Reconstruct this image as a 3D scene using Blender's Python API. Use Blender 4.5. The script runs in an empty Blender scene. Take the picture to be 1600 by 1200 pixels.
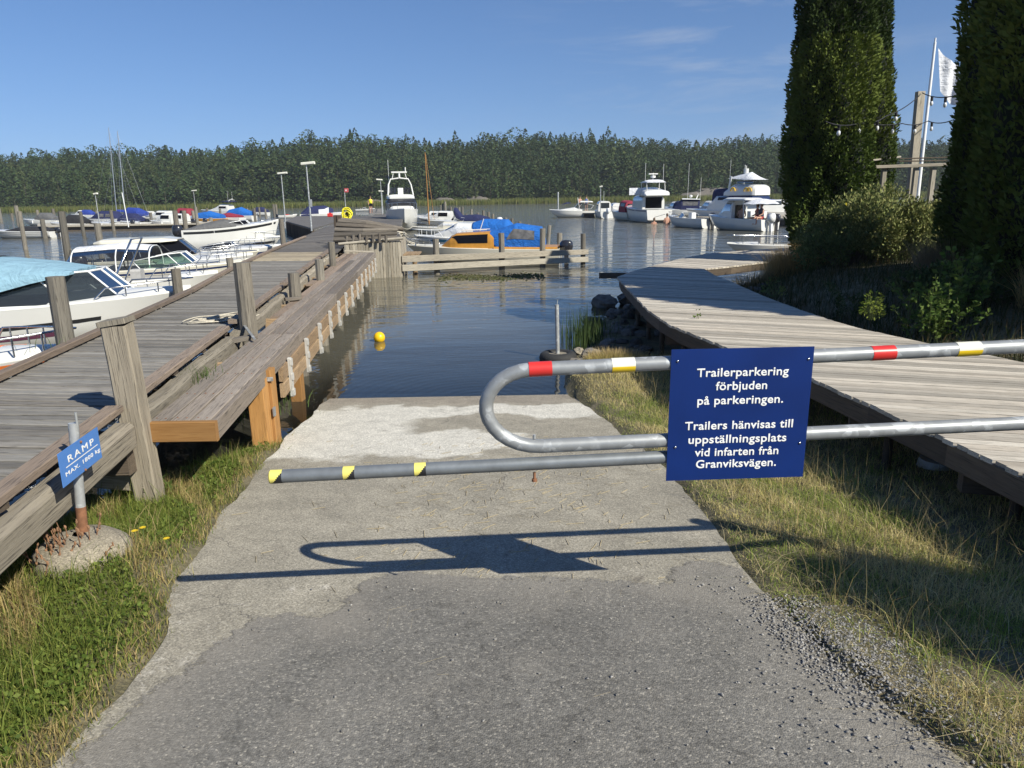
import bpy, math, random
import numpy as np
from mathutils import Vector, Matrix
R_=math.radians
random.seed(7); rng=np.random.default_rng(7)
sc=bpy.context.scene; col=sc.collection
# ---------------- camera ----------------
f=1150.; HY=308.; H=2.364
roll=R_(1.0); pit=math.atan((600-HY)/f)
cF=Vector((0,math.cos(pit),-math.sin(pit))); cU0=Vector((0,math.sin(pit),math.cos(pit))); cX=Vector((1,0,0))
cR=cX*math.cos(roll)-cU0*math.sin(roll); cU=cU0*math.cos(roll)+cX*math.sin(roll)
cd=bpy.data.cameras.new('camera'); cam=bpy.data.objects.new('camera',cd); col.objects.link(cam)
m=Matrix((cR,cU,-cF)).transposed().to_4x4(); m.translation=(0,0,H); cam.matrix_world=m
cd.sensor_width=36; cd.lens=f/1600*36; cd.clip_end=4000; cd.clip_start=.05
sc.camera=cam
def ray(x,y): return cF+cR*((x-800)/f)+cU*((600-y)/f)
def W(x,y,z=0.0):            # the photo's pixel as a point on the level z
    r=ray(x,y); return Vector((0,0,H))+r*((z-H)/r.z)
def WY(x,y,Y):               # the photo's pixel as a point at distance Y
    r=ray(x,y); return Vector((0,0,H))+r*(Y/r.y)
def zr(Y): return .36-.07*(Y-3.6)
def WG(x,y):                 # pixel on the sloping ramp
    r=ray(x,y); t=(.36+.252-H)/(r.z+.07*r.y); return Vector((0,0,H))+r*t
# ---------------- world and sun ----------------
SEL=38.5; SAZ=131.8
w=bpy.data.worlds.new('World'); sc.world=w; w.use_nodes=True
nt=w.node_tree; nt.nodes.clear()
def N(nt,t,**k):
    n=nt.nodes.new(t)
    for a,b in k.items():
        if a=='i':
            for q,v in b.items(): n.inputs[q].default_value=v
        else: setattr(n,a,b)
    return n
def L(nt,a,b): nt.links.new(a,b)
sky=N(nt,'ShaderNodeTexSky',sky_type='NISHITA'); sky.sun_disc=False
sky.sun_elevation=R_(SEL); sky.sun_rotation=R_(SAZ); sky.air_density=1.0; sky.dust_density=.05; sky.ozone_density=5.5
tc=N(nt,'ShaderNodeTexCoord'); sx_=N(nt,'ShaderNodeSeparateXYZ'); L(nt,tc.outputs['Generated'],sx_.inputs[0]); zz_=N(nt,'ShaderNodeMath',operation='MULTIPLY_ADD'); zz_.inputs[1].default_value=.85; zz_.inputs[2].default_value=.08; L(nt,sx_.outputs[2],zz_.inputs[0])
cb_=N(nt,'ShaderNodeCombineXYZ'); L(nt,sx_.outputs[0],cb_.inputs[0]); L(nt,sx_.outputs[1],cb_.inputs[1]); L(nt,zz_.outputs[0],cb_.inputs[2]); L(nt,cb_.outputs[0],sky.inputs[0])
mp=N(nt,'ShaderNodeMapping'); mp.inputs['Scale'].default_value=(1.0,2.2,9.0); mp.inputs['Rotation'].default_value=(0,R_(8),0)
nz=N(nt,'ShaderNodeTexNoise',i={'Scale':3.2,'Detail':7,'Roughness':.62,'Distortion':.5})
L(nt,tc.outputs['Generated'],mp.inputs[0]); L(nt,mp.outputs[0],nz.inputs[0])
cr=N(nt,'ShaderNodeValToRGB'); cr.color_ramp.elements[0].position=.5; cr.color_ramp.elements[1].position=.78
L(nt,nz.outputs[0],cr.inputs[0])
# cirrus only in one quarter of the sky, where the photograph has it
vd=N(nt,'ShaderNodeVectorMath',operation='DISTANCE'); c0=ray(1120,30).normalized(); vd.inputs[1].default_value=c0
L(nt,tc.outputs['Generated'],vd.inputs[0])
mr=N(nt,'ShaderNodeMapRange',i={1:.06,2:.30,3:.62,4:0.0}); L(nt,vd.outputs['Value'],mr.inputs[0])
mm=N(nt,'ShaderNodeMath',operation='MULTIPLY'); L(nt,cr.outputs[0],mm.inputs[0]); L(nt,mr.outputs[0],mm.inputs[1])
mx=N(nt,'ShaderNodeMixRGB'); mx.inputs[2].default_value=(4.2,4.7,5.6,1)
L(nt,mm.outputs[0],mx.inputs[0]); hs_=N(nt,'ShaderNodeHueSaturation',i={'Saturation':1.10,'Value':1.0}); L(nt,sky.outputs[0],hs_.inputs['Color']); tn_=N(nt,'ShaderNodeMixRGB',blend_type='MULTIPLY'); tn_.inputs[0].default_value=1; tn_.inputs[2].default_value=(.97,.90,.95,1); L(nt,hs_.outputs[0],tn_.inputs[1]); L(nt,tn_.outputs[0],mx.inputs[1])
bg=N(nt,'ShaderNodeBackground'); bg.inputs[1].default_value=.088
wo=N(nt,'ShaderNodeOutputWorld'); L(nt,mx.outputs[0],bg.inputs[0]); L(nt,bg.outputs[0],wo.inputs[0])
ld=bpy.data.lights.new('sun','SUN'); ld.energy=4.9; ld.angle=R_(.53); ld.color=(1,.955,.83)
sun=bpy.data.objects.new('sun',ld); col.objects.link(sun)
sd=Vector((math.cos(R_(SEL))*math.sin(R_(SAZ)),math.cos(R_(SEL))*math.cos(R_(SAZ)),math.sin(R_(SEL))))
sun.rotation_euler=sd.to_track_quat('Z','Y').to_euler(); sun.location=sd*60
sc.view_settings.view_transform='Standard'; sc.view_settings.look='None'; sc.view_settings.exposure=.45; sc.view_settings.gamma=1
sc.cycles.use_denoising=True; sc.cycles.max_bounces=8; sc.cycles.transparent_max_bounces=16
sc.cycles.caustics_reflective=False; sc.cycles.caustics_refractive=False
# ---------------- materials ----------------
def newmat(name,rough=.6,metal=0.,base=(.5,.5,.5)):
    m=bpy.data.materials.new(name); m.use_nodes=True; t=m.node_tree
    b=t.nodes['Principled BSDF']; b.inputs['Roughness'].default_value=rough; b.inputs['Metallic'].default_value=metal
    b.inputs['Base Color'].default_value=(*base,1); return m,t,b
def ramp(t,src,cols):
    r=N(t,'ShaderNodeValToRGB'); e=r.color_ramp.elements
    while len(e)<len(cols): e.new(.5)
    for k,(p,c) in enumerate(cols): e[k].position=p; e[k].color=(*c,1)
    L(t,src,r.inputs[0]); return r.outputs[0]
def mix(t,fac,a,b,mode='MIX'):
    x=N(t,'ShaderNodeMixRGB',blend_type=mode)
    for s,v in ((0,fac),(1,a),(2,b)):
        if hasattr(v,'default_value'): L(t,v,x.inputs[s])
        elif isinstance(v,tuple): x.inputs[s].default_value=(*v,1)
        else: x.inputs[s].default_value=v
    return x.outputs[0]
def math_(t,op,a,b=None,c=None):
    x=N(t,'ShaderNodeMath',operation=op)
    for s,v in ((0,a),(1,b),(2,c)):
        if v is None: continue
        if hasattr(v,'default_value'): L(t,v,x.inputs[s])
        else: x.inputs[s].default_value=v
    return x.outputs[0]
def noise(t,vec,scale,detail=4,rough=.55,dist=0.,sc3=None):
    if sc3:
        m_=N(t,'ShaderNodeMapping'); m_.inputs['Scale'].default_value=sc3; L(t,vec,m_.inputs[0]); vec=m_.outputs[0]
    n=N(t,'ShaderNodeTexNoise',i={'Scale':scale,'Detail':detail,'Roughness':rough,'Distortion':dist}); L(t,vec,n.inputs[0]); return n.outputs[0]
def bump(t,b,h,s=.5,d=.02):
    x=N(t,'ShaderNodeBump',i={'Strength':s,'Distance':d}); L(t,h,x.inputs['Height']); L(t,x.outputs[0],b.inputs['Normal']); return x
def attr(t,n): return N(t,'ShaderNodeAttribute',attribute_name=n)
def objco(t): return N(t,'ShaderNodeTexCoord').outputs['Object']
def geoco(t): return N(t,'ShaderNodeNewGeometry').outputs['Position']
def wood(name,c1,c2,dark=(.03,.025,.02),rough=.85,bs=.6,stain=None):
    m,t,b=newmat(name,rough); g=attr(t,'gco').outputs['Vector']; ti=attr(t,'tint').outputs['Fac']
    n=noise(t,g,1.,6,.65,.6,(1.6,38,38)); n2=noise(t,g,1.,3,.5,0,(.8,4,4)); n3=noise(t,g,1.,3,.6,0,(5,130,130))
    c=ramp(t,n,[(.3,c2),(.68,c1)]); k=math_(t,'MULTIPLY_ADD',ti,.7,.65)
    cc=mix(t,1.,c,k,'MULTIPLY'); cc=mix(t,math_(t,'MULTIPLY',math_(t,'FRACT',math_(t,'MULTIPLY',ti,7.3)),.14),cc,tuple(x*y for x,y in zip(c1,(1.05,.82,.62)))); cc=mix(t,math_(t,'MULTIPLY',ramp(t,n3,[(.33,(1,1,1)),(.46,(0,0,0))]),.8),cc,dark)
    cc=mix(t,ramp(t,n2,[(.35,(0,0,0)),(.75,(.45,.45,.45))]),cc,stain or tuple(x*.55 for x in c2)); L(t,cc,b.inputs['Base Color'])
    h=math_(t,'ADD',n,math_(t,'MULTIPLY',n3,.8)); bump(t,b,h,bs,.006); return m
def plain(name,c,rough=.5,metal=0.,var=.12,sc_=6.,bs=.0,coat=0.):
    m,t,b=newmat(name,rough,metal); o=objco(t); n=noise(t,o,sc_,5,.6); 
    lo=tuple(x*(1-var) for x in c); hi=tuple(min(1,x*(1+var)) for x in c)
    L(t,ramp(t,n,[(.3,lo),(.7,hi)]),b.inputs['Base Color'])
    if bs: bump(t,b,noise(t,o,sc_*6,3),bs,.01)
    if coat: b.inputs['Coat Weight'].default_value=coat
    return m
M={}
M['deck']=wood('weathered_deck_wood',(.27,.255,.228),(.155,.146,.130))
M['deckfar']=wood('dark_deck_wood',(.16,.148,.135),(.10,.092,.085))
M['pale']=wood('pale_deck_wood',(.40,.34,.24),(.31,.26,.18))
M['walk']=wood('boardwalk_wood',(.57,.52,.44),(.47,.425,.355))
M['fascia']=wood('dark_fascia_wood',(.13,.10,.07),(.08,.06,.045))
M['kerb']=wood('brown_kerb_wood',(.31,.24,.18),(.215,.165,.125),stain=(.13,.105,.09))
M['beam']=wood('silver_beam_wood',(.36,.32,.25),(.24,.21,.165))
M['ledge']=wood('ledge_plank_wood',(.29,.25,.21),(.195,.165,.137))
M['new']=wood('new_orange_wood',(.46,.25,.085),(.36,.18,.055),dark=(.2,.09,.02),bs=.3)
M['brown']=wood('brown_bumper_wood',(.40,.285,.17),(.28,.19,.11))
M['post']=wood('grey_post_wood',(.25,.23,.19),(.145,.132,.11))
M['log']=wood('old_log_wood',(.20,.175,.145),(.095,.082,.066))
M['grey']=wood('grey_rail_wood',(.44,.40,.32),(.32,.29,.235))
M['white_strip']=plain('white_plastic',(.47,.46,.43),.45)
def galv(name,c=(.27,.28,.285)):
    m,t,b=newmat(name,.5,.3); o=objco(t); v=N(t,'ShaderNodeTexVoronoi',i={'Scale':26.}); L(t,o,v.inputs[0])
    n=noise(t,o,9,4); k=ramp(t,math_(t,'ADD',math_(t,'MULTIPLY',v.outputs['Color'],.35),math_(t,'MULTIPLY',n,.65)),[(.42,c),(.58,tuple(x*1.12 for x in c)),(.64,tuple(min(1,x*1.65) for x in c))])
    L(t,k,b.inputs['Base Color']); L(t,ramp(t,n,[(.3,(.35,.35,.35)),(.7,(.6,.6,.6))]),b.inputs['Roughness']); bump(t,b,n,.1,.003); return m
M['galv']=galv('galvanised_steel'); M['galv2']=galv('pole_steel',(.36,.37,.37))
M['darksteel']=plain('bar_steel',(.21,.225,.235),.45,.4,var=.15,sc_=14)
M['red']=plain('red_reflector',(.62,.035,.03),.35); M['yellow']=plain('yellow_reflector',(.80,.55,.02),.35)
M['cream']=plain('pale_tape',(.75,.73,.62),.4)
M['paleyel']=plain('yellow_tape',(.78,.68,.16),.5); M['black']=plain('black_tape',(.018,.018,.02),.5)
M['signblue']=plain('sign_blue',(.0022,.020,.125),.55,var=.14,sc_=3.); M['signblue'].node_tree.nodes['Principled BSDF'].inputs['Specular IOR Level'].default_value=.25; M['signblue2']=plain('faded_sign_blue',(.07,.20,.52),.55,var=.06)
M['white']=plain('white_paint',(.80,.80,.78),.4,var=.03)
M['gel']=plain('white_gelcoat',(.70,.69,.65),.22,var=.03,sc_=1.5,coat=.3)
M['gel2']=plain('cream_gelcoat',(.68,.64,.53),.25,var=.03,sc_=1.5,coat=.3)
M['greyin']=plain('grey_cockpit',(.42,.41,.39),.6)
M['stripe_navy']=plain('navy_stripe',(.015,.03,.10),.3); M['stripe_black']=plain('black_stripe',(.02,.02,.022),.3)
M['stripe_orange']=plain('orange_stripe',(.80,.20,.04),.35); M['stripe_plum']=plain('plum_stripe',(.10,.03,.06),.35)
M['stripe_teal']=plain('teal_stripe',(.02,.13,.22),.35)
M['orangehull']=plain('orange_gelcoat',(.50,.235,.035),.3); M['wine']=plain('wine_canvas',(.24,.02,.04),.8,bs=.2)
def canvas(n,c): 
    m,t,b=newmat(n,.85); o=objco(t); a=noise(t,o,2.2,4,.6,1.2); L(t,ramp(t,a,[(.3,tuple(x*.82 for x in c)),(.7,c)]),b.inputs['Base Color']); w2=noise(t,o,1.,4,.6,1.5,(2.,7.,7.)); bump(t,b,math_(t,'ADD',a,math_(t,'MULTIPLY',w2,.5)),.9,.09); return m
M['ltblue']=canvas('light_blue_canvas',(.25,.42,.52)); M['blue']=canvas('blue_canvas',(.008,.135,.50)); M['navy']=canvas('navy_canvas',(.016,.022,.085))
M['blackcan']=canvas('black_canvas',(.02,.02,.024)); M['greycan']=canvas('grey_canvas',(.13,.13,.13)); M['whitecan']=canvas('white_canvas',(.72,.73,.76)); M['royal']=canvas('royal_blue_canvas',(.02,.05,.30))
M['rubber']=plain('black_rubber',(.025,.025,.025),.8,bs=.3); M['motor']=plain('black_motor',(.02,.02,.025),.25,coat=.5); M['wmotor']=plain('white_motor',(.72,.72,.72),.25)
M['chrome']=plain('stainless_steel',(.62,.62,.62),.22,1.,var=.05)
M['alu']=plain('aluminium_frame',(.55,.56,.57),.35,.8,var=.05)
M['buoy']=plain('yellow_plastic',(.85,.52,.01),.35,var=.04); M['yelhose']=plain('yellow_hose',(.78,.70,.03),.5)
M['rope']=plain('pale_rope',(.55,.50,.40),.9,var=.2,sc_=40,bs=.5)
M['rust']=plain('rusty_steel',(.22,.10,.05),.85,var=.4,sc_=20)
M['skin']=plain('skin',(.52,.28,.19),.6); M['redcloth']=plain('red_cloth',(.45,.05,.05),.8); M['darkcloth']=plain('dark_cloth',(.04,.04,.06),.8); M['hair']=plain('hair',(.10,.06,.035),.7)
M['blueclothes']=plain('blue_cloth',(.08,.14,.3),.8)
def glass(name,tint=(.35,.42,.42),dens=.6):
    m=bpy.data.materials.new(name); m.use_nodes=True; t=m.node_tree; t.nodes.clear()
    tr=N(t,'ShaderNodeBsdfTransparent'); tr.inputs[0].default_value=(*tint,1); gl=N(t,'ShaderNodeBsdfGlossy'); gl.inputs['Roughness'].default_value=.03; gl.inputs[0].default_value=(.62,.62,.60,1)
    df=N(t,'ShaderNodeBsdfDiffuse'); df.inputs[0].default_value=(tint[0]*.15,tint[1]*.15,tint[2]*.17,1)
    m1=N(t,'ShaderNodeMixShader'); m1.inputs[0].default_value=dens; L(t,tr.outputs[0],m1.inputs[1]); L(t,df.outputs[0],m1.inputs[2])
    fr=N(t,'ShaderNodeFresnel'); fr.inputs[0].default_value=1.28 if dens>.7 else 1.45; m2=N(t,'ShaderNodeMixShader'); L(t,fr.outputs[0],m2.inputs[0]); L(t,m1.outputs[0],m2.inputs[1]); L(t,gl.outputs[0],m2.inputs[2])
    o=N(t,'ShaderNodeOutputMaterial'); L(t,m2.outputs[0],o.inputs[0]); return m
M['glass']=glass('tinted_glass',(.30,.36,.38),.55); M['clear']=glass('clear_plastic_glass',(.8,.82,.82),.12); M['darkglass']=glass('dark_glass',(.06,.06,.07),.8); M['vinyl']=plain('smoky_vinyl',(.13,.125,.12),.18,var=.5,sc_=3.); M['green_glass']=glass('green_glass',(.55,.72,.62),.2)
# foliage from a per-face colour attribute
def leafmat(name,rough=.7,trans=.25):
    m,t,b=newmat(name,rough); c=attr(t,'lc').outputs['Color']; L(t,c,b.inputs['Base Color']); b.inputs['Specular IOR Level'].default_value=.25
    tr=N(t,'ShaderNodeBsdfTranslucent'); L(t,c,tr.inputs[0]); ms=N(t,'ShaderNodeMixShader'); ms.inputs[0].default_value=trans
    o=t.nodes['Material Output']; L(t,b.outputs[0],ms.inputs[1]); L(t,tr.outputs[0],ms.inputs[2]); L(t,ms.outputs[0],o.inputs[0]); return m
M['leaf']=leafmat('leaves',.7,.42); M['needle']=leafmat('needles',.8,.1)
# ground
def sepxyz(t,p):
    s=N(t,'ShaderNodeSeparateXYZ'); L(t,p,s.inputs[0]); return s.outputs
def soil():
    m,t,b=newmat('soil_and_thatch',.95); p=geoco(t); n=noise(t,p,3.5,6,.6); n2=noise(t,p,40,4,.7)
    c=ramp(t,n,[(.3,(.10,.085,.05)),(.5,(.17,.15,.08)),(.7,(.30,.25,.16))]); c=mix(t,.6,c,ramp(t,n2,[(.3,(.25,.25,.25)),(.7,(1,1,1))]),'MULTIPLY')
    uw=N(t,'ShaderNodeMapRange',i={1:-.06,2:.02,3:1.,4:0.}); L(t,sepxyz(t,p)[2],uw.inputs[0]); c=mix(t,uw.outputs[0],c,mix(t,n,(.16,.135,.09),(.34,.29,.21)))
    L(t,c,b.inputs['Base Color']); bump(t,b,n2,.8,.03); return m
M['soil']=soil()
def band(t,v,a,b_,w_):   # soft 0-1-0 window
    u=N(t,'ShaderNodeMapRange',i={1:a-w_,2:a+w_}); L(t,v,u.inputs[0]); d=N(t,'ShaderNodeMapRange',i={1:b_-w_,2:b_+w_,3:1.,4:0.}); L(t,v,d.inputs[0])
    return math_(t,'MULTIPLY',u.outputs[0],d.outputs[0])
def asphalt():
    m,t,b=newmat('asphalt',.9); p=geoco(t)
    v=N(t,'ShaderNodeTexVoronoi',i={'Scale':130.}); L(t,p,v.inputs[0]); v2=N(t,'ShaderNodeTexVoronoi',i={'Scale':60.}); L(t,p,v2.inputs[0])
    n=noise(t,p,1.3,5,.6); n2=noise(t,p,55,4,.75)
    c=ramp(t,n,[(.3,(.145,.137,.122)),(.7,(.205,.194,.173))])
    sp=ramp(t,sepxyz(t,v.outputs['Color'])[0],[(.0,(.7,.7,.7)),(.6,(.98,.98,.98)),(.9,(1.2,1.18,1.15)),(.975,(1.9,1.85,1.75))])
    c=mix(t,1.,c,sp,'MULTIPLY'); c=mix(t,.7,c,ramp(t,n2,[(.35,(.55,.55,.55)),(.65,(1.35,1.35,1.35))]),'MULTIPLY')
    big=ramp(t,noise(t,p,14,3,.6),[(.30,(.6,.6,.6)),(.42,(1,1,1))]); c=mix(t,.8,c,big,'MULTIPLY')
    ed=attr(t,'ed').outputs['Fac']; ns=noise(t,p,9,6,.7); nb=noise(t,p,2.4,5,.65,.4)
    e1=math_(t,'ADD',ed,math_(t,'MULTIPLY_ADD',nb,.9,-.45)); du=N(t,'ShaderNodeMapRange',i={1:.0,2:.42,3:.5,4:0.}); L(t,e1,du.inputs[0])
    dust=math_(t,'MAXIMUM',du.outputs[0],math_(t,'MULTIPLY',ramp(t,nb,[(.52,(0,0,0)),(.7,(1,1,1))]),.22)); c=mix(t,dust,c,mix(t,n2,(.22,.198,.165),(.38,.345,.29))); L(t,c,b.inputs['Base Color'])
    al=N(t,'ShaderNodeMapRange',i={1:.0,2:.03}); L(t,math_(t,'ADD',ed,math_(t,'MULTIPLY_ADD',ns,.26,-.13)),al.inputs[0]); L(t,al.outputs[0],b.inputs['Alpha'])
    bump(t,b,math_(t,'ADD',math_(t,'MULTIPLY',v.outputs['Distance'],-1.),math_(t,'MULTIPLY',n2,1.)),.45,.006); return m
M['asphalt']=asphalt()
def concrete(name,c1,c2,wet=True):
    m,t,b=newmat(name,.9); p=geoco(t); s=sepxyz(t,p); n=noise(t,p,1.6,6,.62,.3); n2=noise(t,p,70,4,.8); n3=noise(t,p,6,5,.6)
    c=ramp(t,n,[(.3,c2),(.7,c1)])
    if wet:
        yy=math_(t,'ADD',s[1],math_(t,'MULTIPLY_ADD',noise(t,p,1.1,4,.6),1.3,-.65)); xx=math_(t,'ADD',s[0],math_(t,'MULTIPLY_ADD',noise(t,p,1.7,4,.6),.8,-.4))
        lite=math_(t,'MAXIMUM',band(t,yy,7.55,8.15,.05),math_(t,'MULTIPLY',band(t,yy,6.1,8.1,.06),band(t,xx,-3.,-1.0,.15)))
        lite=math_(t,'MAXIMUM',lite,math_(t,'MULTIPLY',band(t,yy,6.2,6.85,.05),band(t,xx,-3.,.15,.1)))
        c=mix(t,math_(t,'MULTIPLY',lite,.85),c,(.66,.63,.555))
        lo=band(t,yy,8.3,9.6,.15); c=mix(t,math_(t,'MULTIPLY',lo,.62),c,(.26,.22,.175)); c=mix(t,math_(t,'MULTIPLY',band(t,math_(t,'ADD',s[1],math_(t,'MULTIPLY_ADD',noise(t,p,4,4,.6),.3,-.15)),8.98,9.4,.06),.6),c,(.11,.095,.07))
    if wet:
        pn=noise(t,p,5.5,7,.72,.6); c=mix(t,math_(t,'MULTIPLY',band(t,s[1],2.2,3.7,.15),ramp(t,pn,[(.56,(0,0,0)),(.66,(.6,.6,.6))])),c,(.52,.48,.41))
        c=mix(t,ramp(t,noise(t,p,3.1,6,.7,1.),[(.60,(0,0,0)),(.70,(.55,.55,.55))]),c,(.14,.12,.10))
    # cracks
    q=N(t,'ShaderNodeMixRGB'); q.inputs[0].default_value=.22; L(t,p,q.inputs[1]); nn=N(t,'ShaderNodeTexNoise',i={'Scale':5.,'Detail':4}); L(t,p,nn.inputs[0]); L(t,nn.outputs['Color'],q.inputs[2])
    v=N(t,'ShaderNodeTexVoronoi',feature='DISTANCE_TO_EDGE',i={'Scale':1.5}); L(t,q.outputs[0],v.inputs[0])
    cm=math_(t,'MULTIPLY',ramp(t,v.outputs['Distance'],[(.0,(1,1,1)),(.006,(0,0,0))]),ramp(t,noise(t,p,.9,3),[(.5,(0,0,0)),(.6,(1,1,1))]))
    c=mix(t,math_(t,'MULTIPLY',cm,.6),c,(.08,.07,.06))
    v2=N(t,'ShaderNodeTexVoronoi',i={'Scale':150.}); L(t,p,v2.inputs[0])
    c=mix(t,.75,c,ramp(t,sepxyz(t,v2.outputs['Color'])[0],[(0,(.45,.45,.45)),(.25,(.85,.85,.85)),(.7,(1.05,1.05,1.05)),(.97,(1.6,1.6,1.6))]),'MULTIPLY')
    c=mix(t,.6,c,ramp(t,n3,[(.3,(.75,.75,.75)),(.65,(1.1,1.1,1.1))]),'MULTIPLY'); c=mix(t,.5,c,ramp(t,n2,[(.3,(.6,.6,.6)),(.7,(1.25,1.25,1.25))]),'MULTIPLY')
    L(t,c,b.inputs['Base Color']); bump(t,b,math_(t,'SUBTRACT',n2,cm),.6,.006); return m
M['concrete']=concrete('ramp_concrete',(.375,.34,.27),(.27,.245,.195))
M['conc2']=concrete('base_concrete',(.33,.29,.22),(.23,.20,.15),False)
def stone(name,c1,c2,s=8):
    m,t,b=newmat(name,.9); ti=attr(t,'tint').outputs['Fac']; p=geoco(t); n=noise(t,p,s,6,.65); c=ramp(t,n,[(.3,c2),(.7,c1)]); c=mix(t,1.,c,math_(t,'MULTIPLY_ADD',ti,.9,.5),'MULTIPLY'); L(t,c,b.inputs['Base Color']); bump(t,b,n,.7,.03); return m
M['gravel']=stone('crushed_stone',(.40,.385,.36),(.22,.21,.20),60); M['rock']=stone('shore_rock',(.17,.155,.135),(.07,.062,.055)); M['granite']=stone('granite',(.20,.175,.15),(.10,.09,.075),.6)
def watermat():
    m=bpy.data.materials.new('lake_water'); m.use_nodes=True; t=m.node_tree; t.nodes.clear(); p=geoco(t); s=sepxyz(t,p)
    tr=N(t,'ShaderNodeBsdfTransparent'); tr.inputs[0].default_value=(.80,.74,.58,1)
    df=N(t,'ShaderNodeBsdfDiffuse'); df.inputs[0].default_value=(.125,.12,.095,1)
    ge=attr(t,'shallow').outputs['Fac']; m1=N(t,'ShaderNodeMixShader'); L(t,ge,m1.inputs[0]); L(t,df.outputs[0],m1.inputs[1]); L(t,tr.outputs[0],m1.inputs[2])
    gl=N(t,'ShaderNodeBsdfGlossy'); gl.inputs['Roughness'].default_value=.015; gl.inputs[0].default_value=(.98,.96,.92,1)
    # ripples: calm near the ramp, wind further out
    mr=N(t,'ShaderNodeMapRange',i={1:8.,2:60.,3:.0,4:1.}); L(t,s[1],mr.inputs[0])
    a=noise(t,p,1.,3,.55,.5,(.9,2.6,1)); b_=noise(t,p,1.,4,.6,.3,(.22,.8,1)); c_=noise(t,p,1.,2,.5,.2,(2.5,7.,1))
    wv=N(t,'ShaderNodeTexWave',wave_type='RINGS',rings_direction='SPHERICAL',i={'Scale':2.2,'Distortion':2.5,'Detail':2.,'Detail Scale':1.2}); mp=N(t,'ShaderNodeMapping'); mp.inputs['Location'].default_value=(.4,-8.6,0); L(t,p,mp.inputs[0]); L(t,mp.outputs[0],wv.inputs[0])
    near=N(t,'ShaderNodeMapRange',i={1:9.,2:16.,3:.22,4:0.}); L(t,s[1],near.inputs[0])
    h=math_(t,'ADD',math_(t,'MULTIPLY',a,math_(t,'MULTIPLY_ADD',mr.outputs[0],1.6,.08)),math_(t,'MULTIPLY',b_,math_(t,'MULTIPLY_ADD',mr.outputs[0],7.,.17)))
    h=math_(t,'ADD',h,math_(t,'MULTIPLY',c_,math_(t,'MULTIPLY_ADD',mr.outputs[0],.2,.02))); h=math_(t,'ADD',h,math_(t,'MULTIPLY',wv.outputs['Fac'],math_(t,'MULTIPLY',near.outputs[0],.12)))
    bu=N(t,'ShaderNodeBump',i={'Strength':1.,'Distance':.03}); L(t,h,bu.inputs['Height'])
    L(t,bu.outputs[0],gl.inputs['Normal']); fr=N(t,'ShaderNodeFresnel'); fr.inputs[0].default_value=1.36; L(t,bu.outputs[0],fr.inputs[1])
    m2=N(t,'ShaderNodeMixShader'); L(t,fr.outputs[0],m2.inputs[0]); L(t,m1.outputs[0],m2.inputs[1]); L(t,gl.outputs[0],m2.inputs[2])
    o=N(t,'ShaderNodeOutputMaterial'); L(t,m2.outputs[0],o.inputs[0]); return m
M['water']=watermat()
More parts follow.
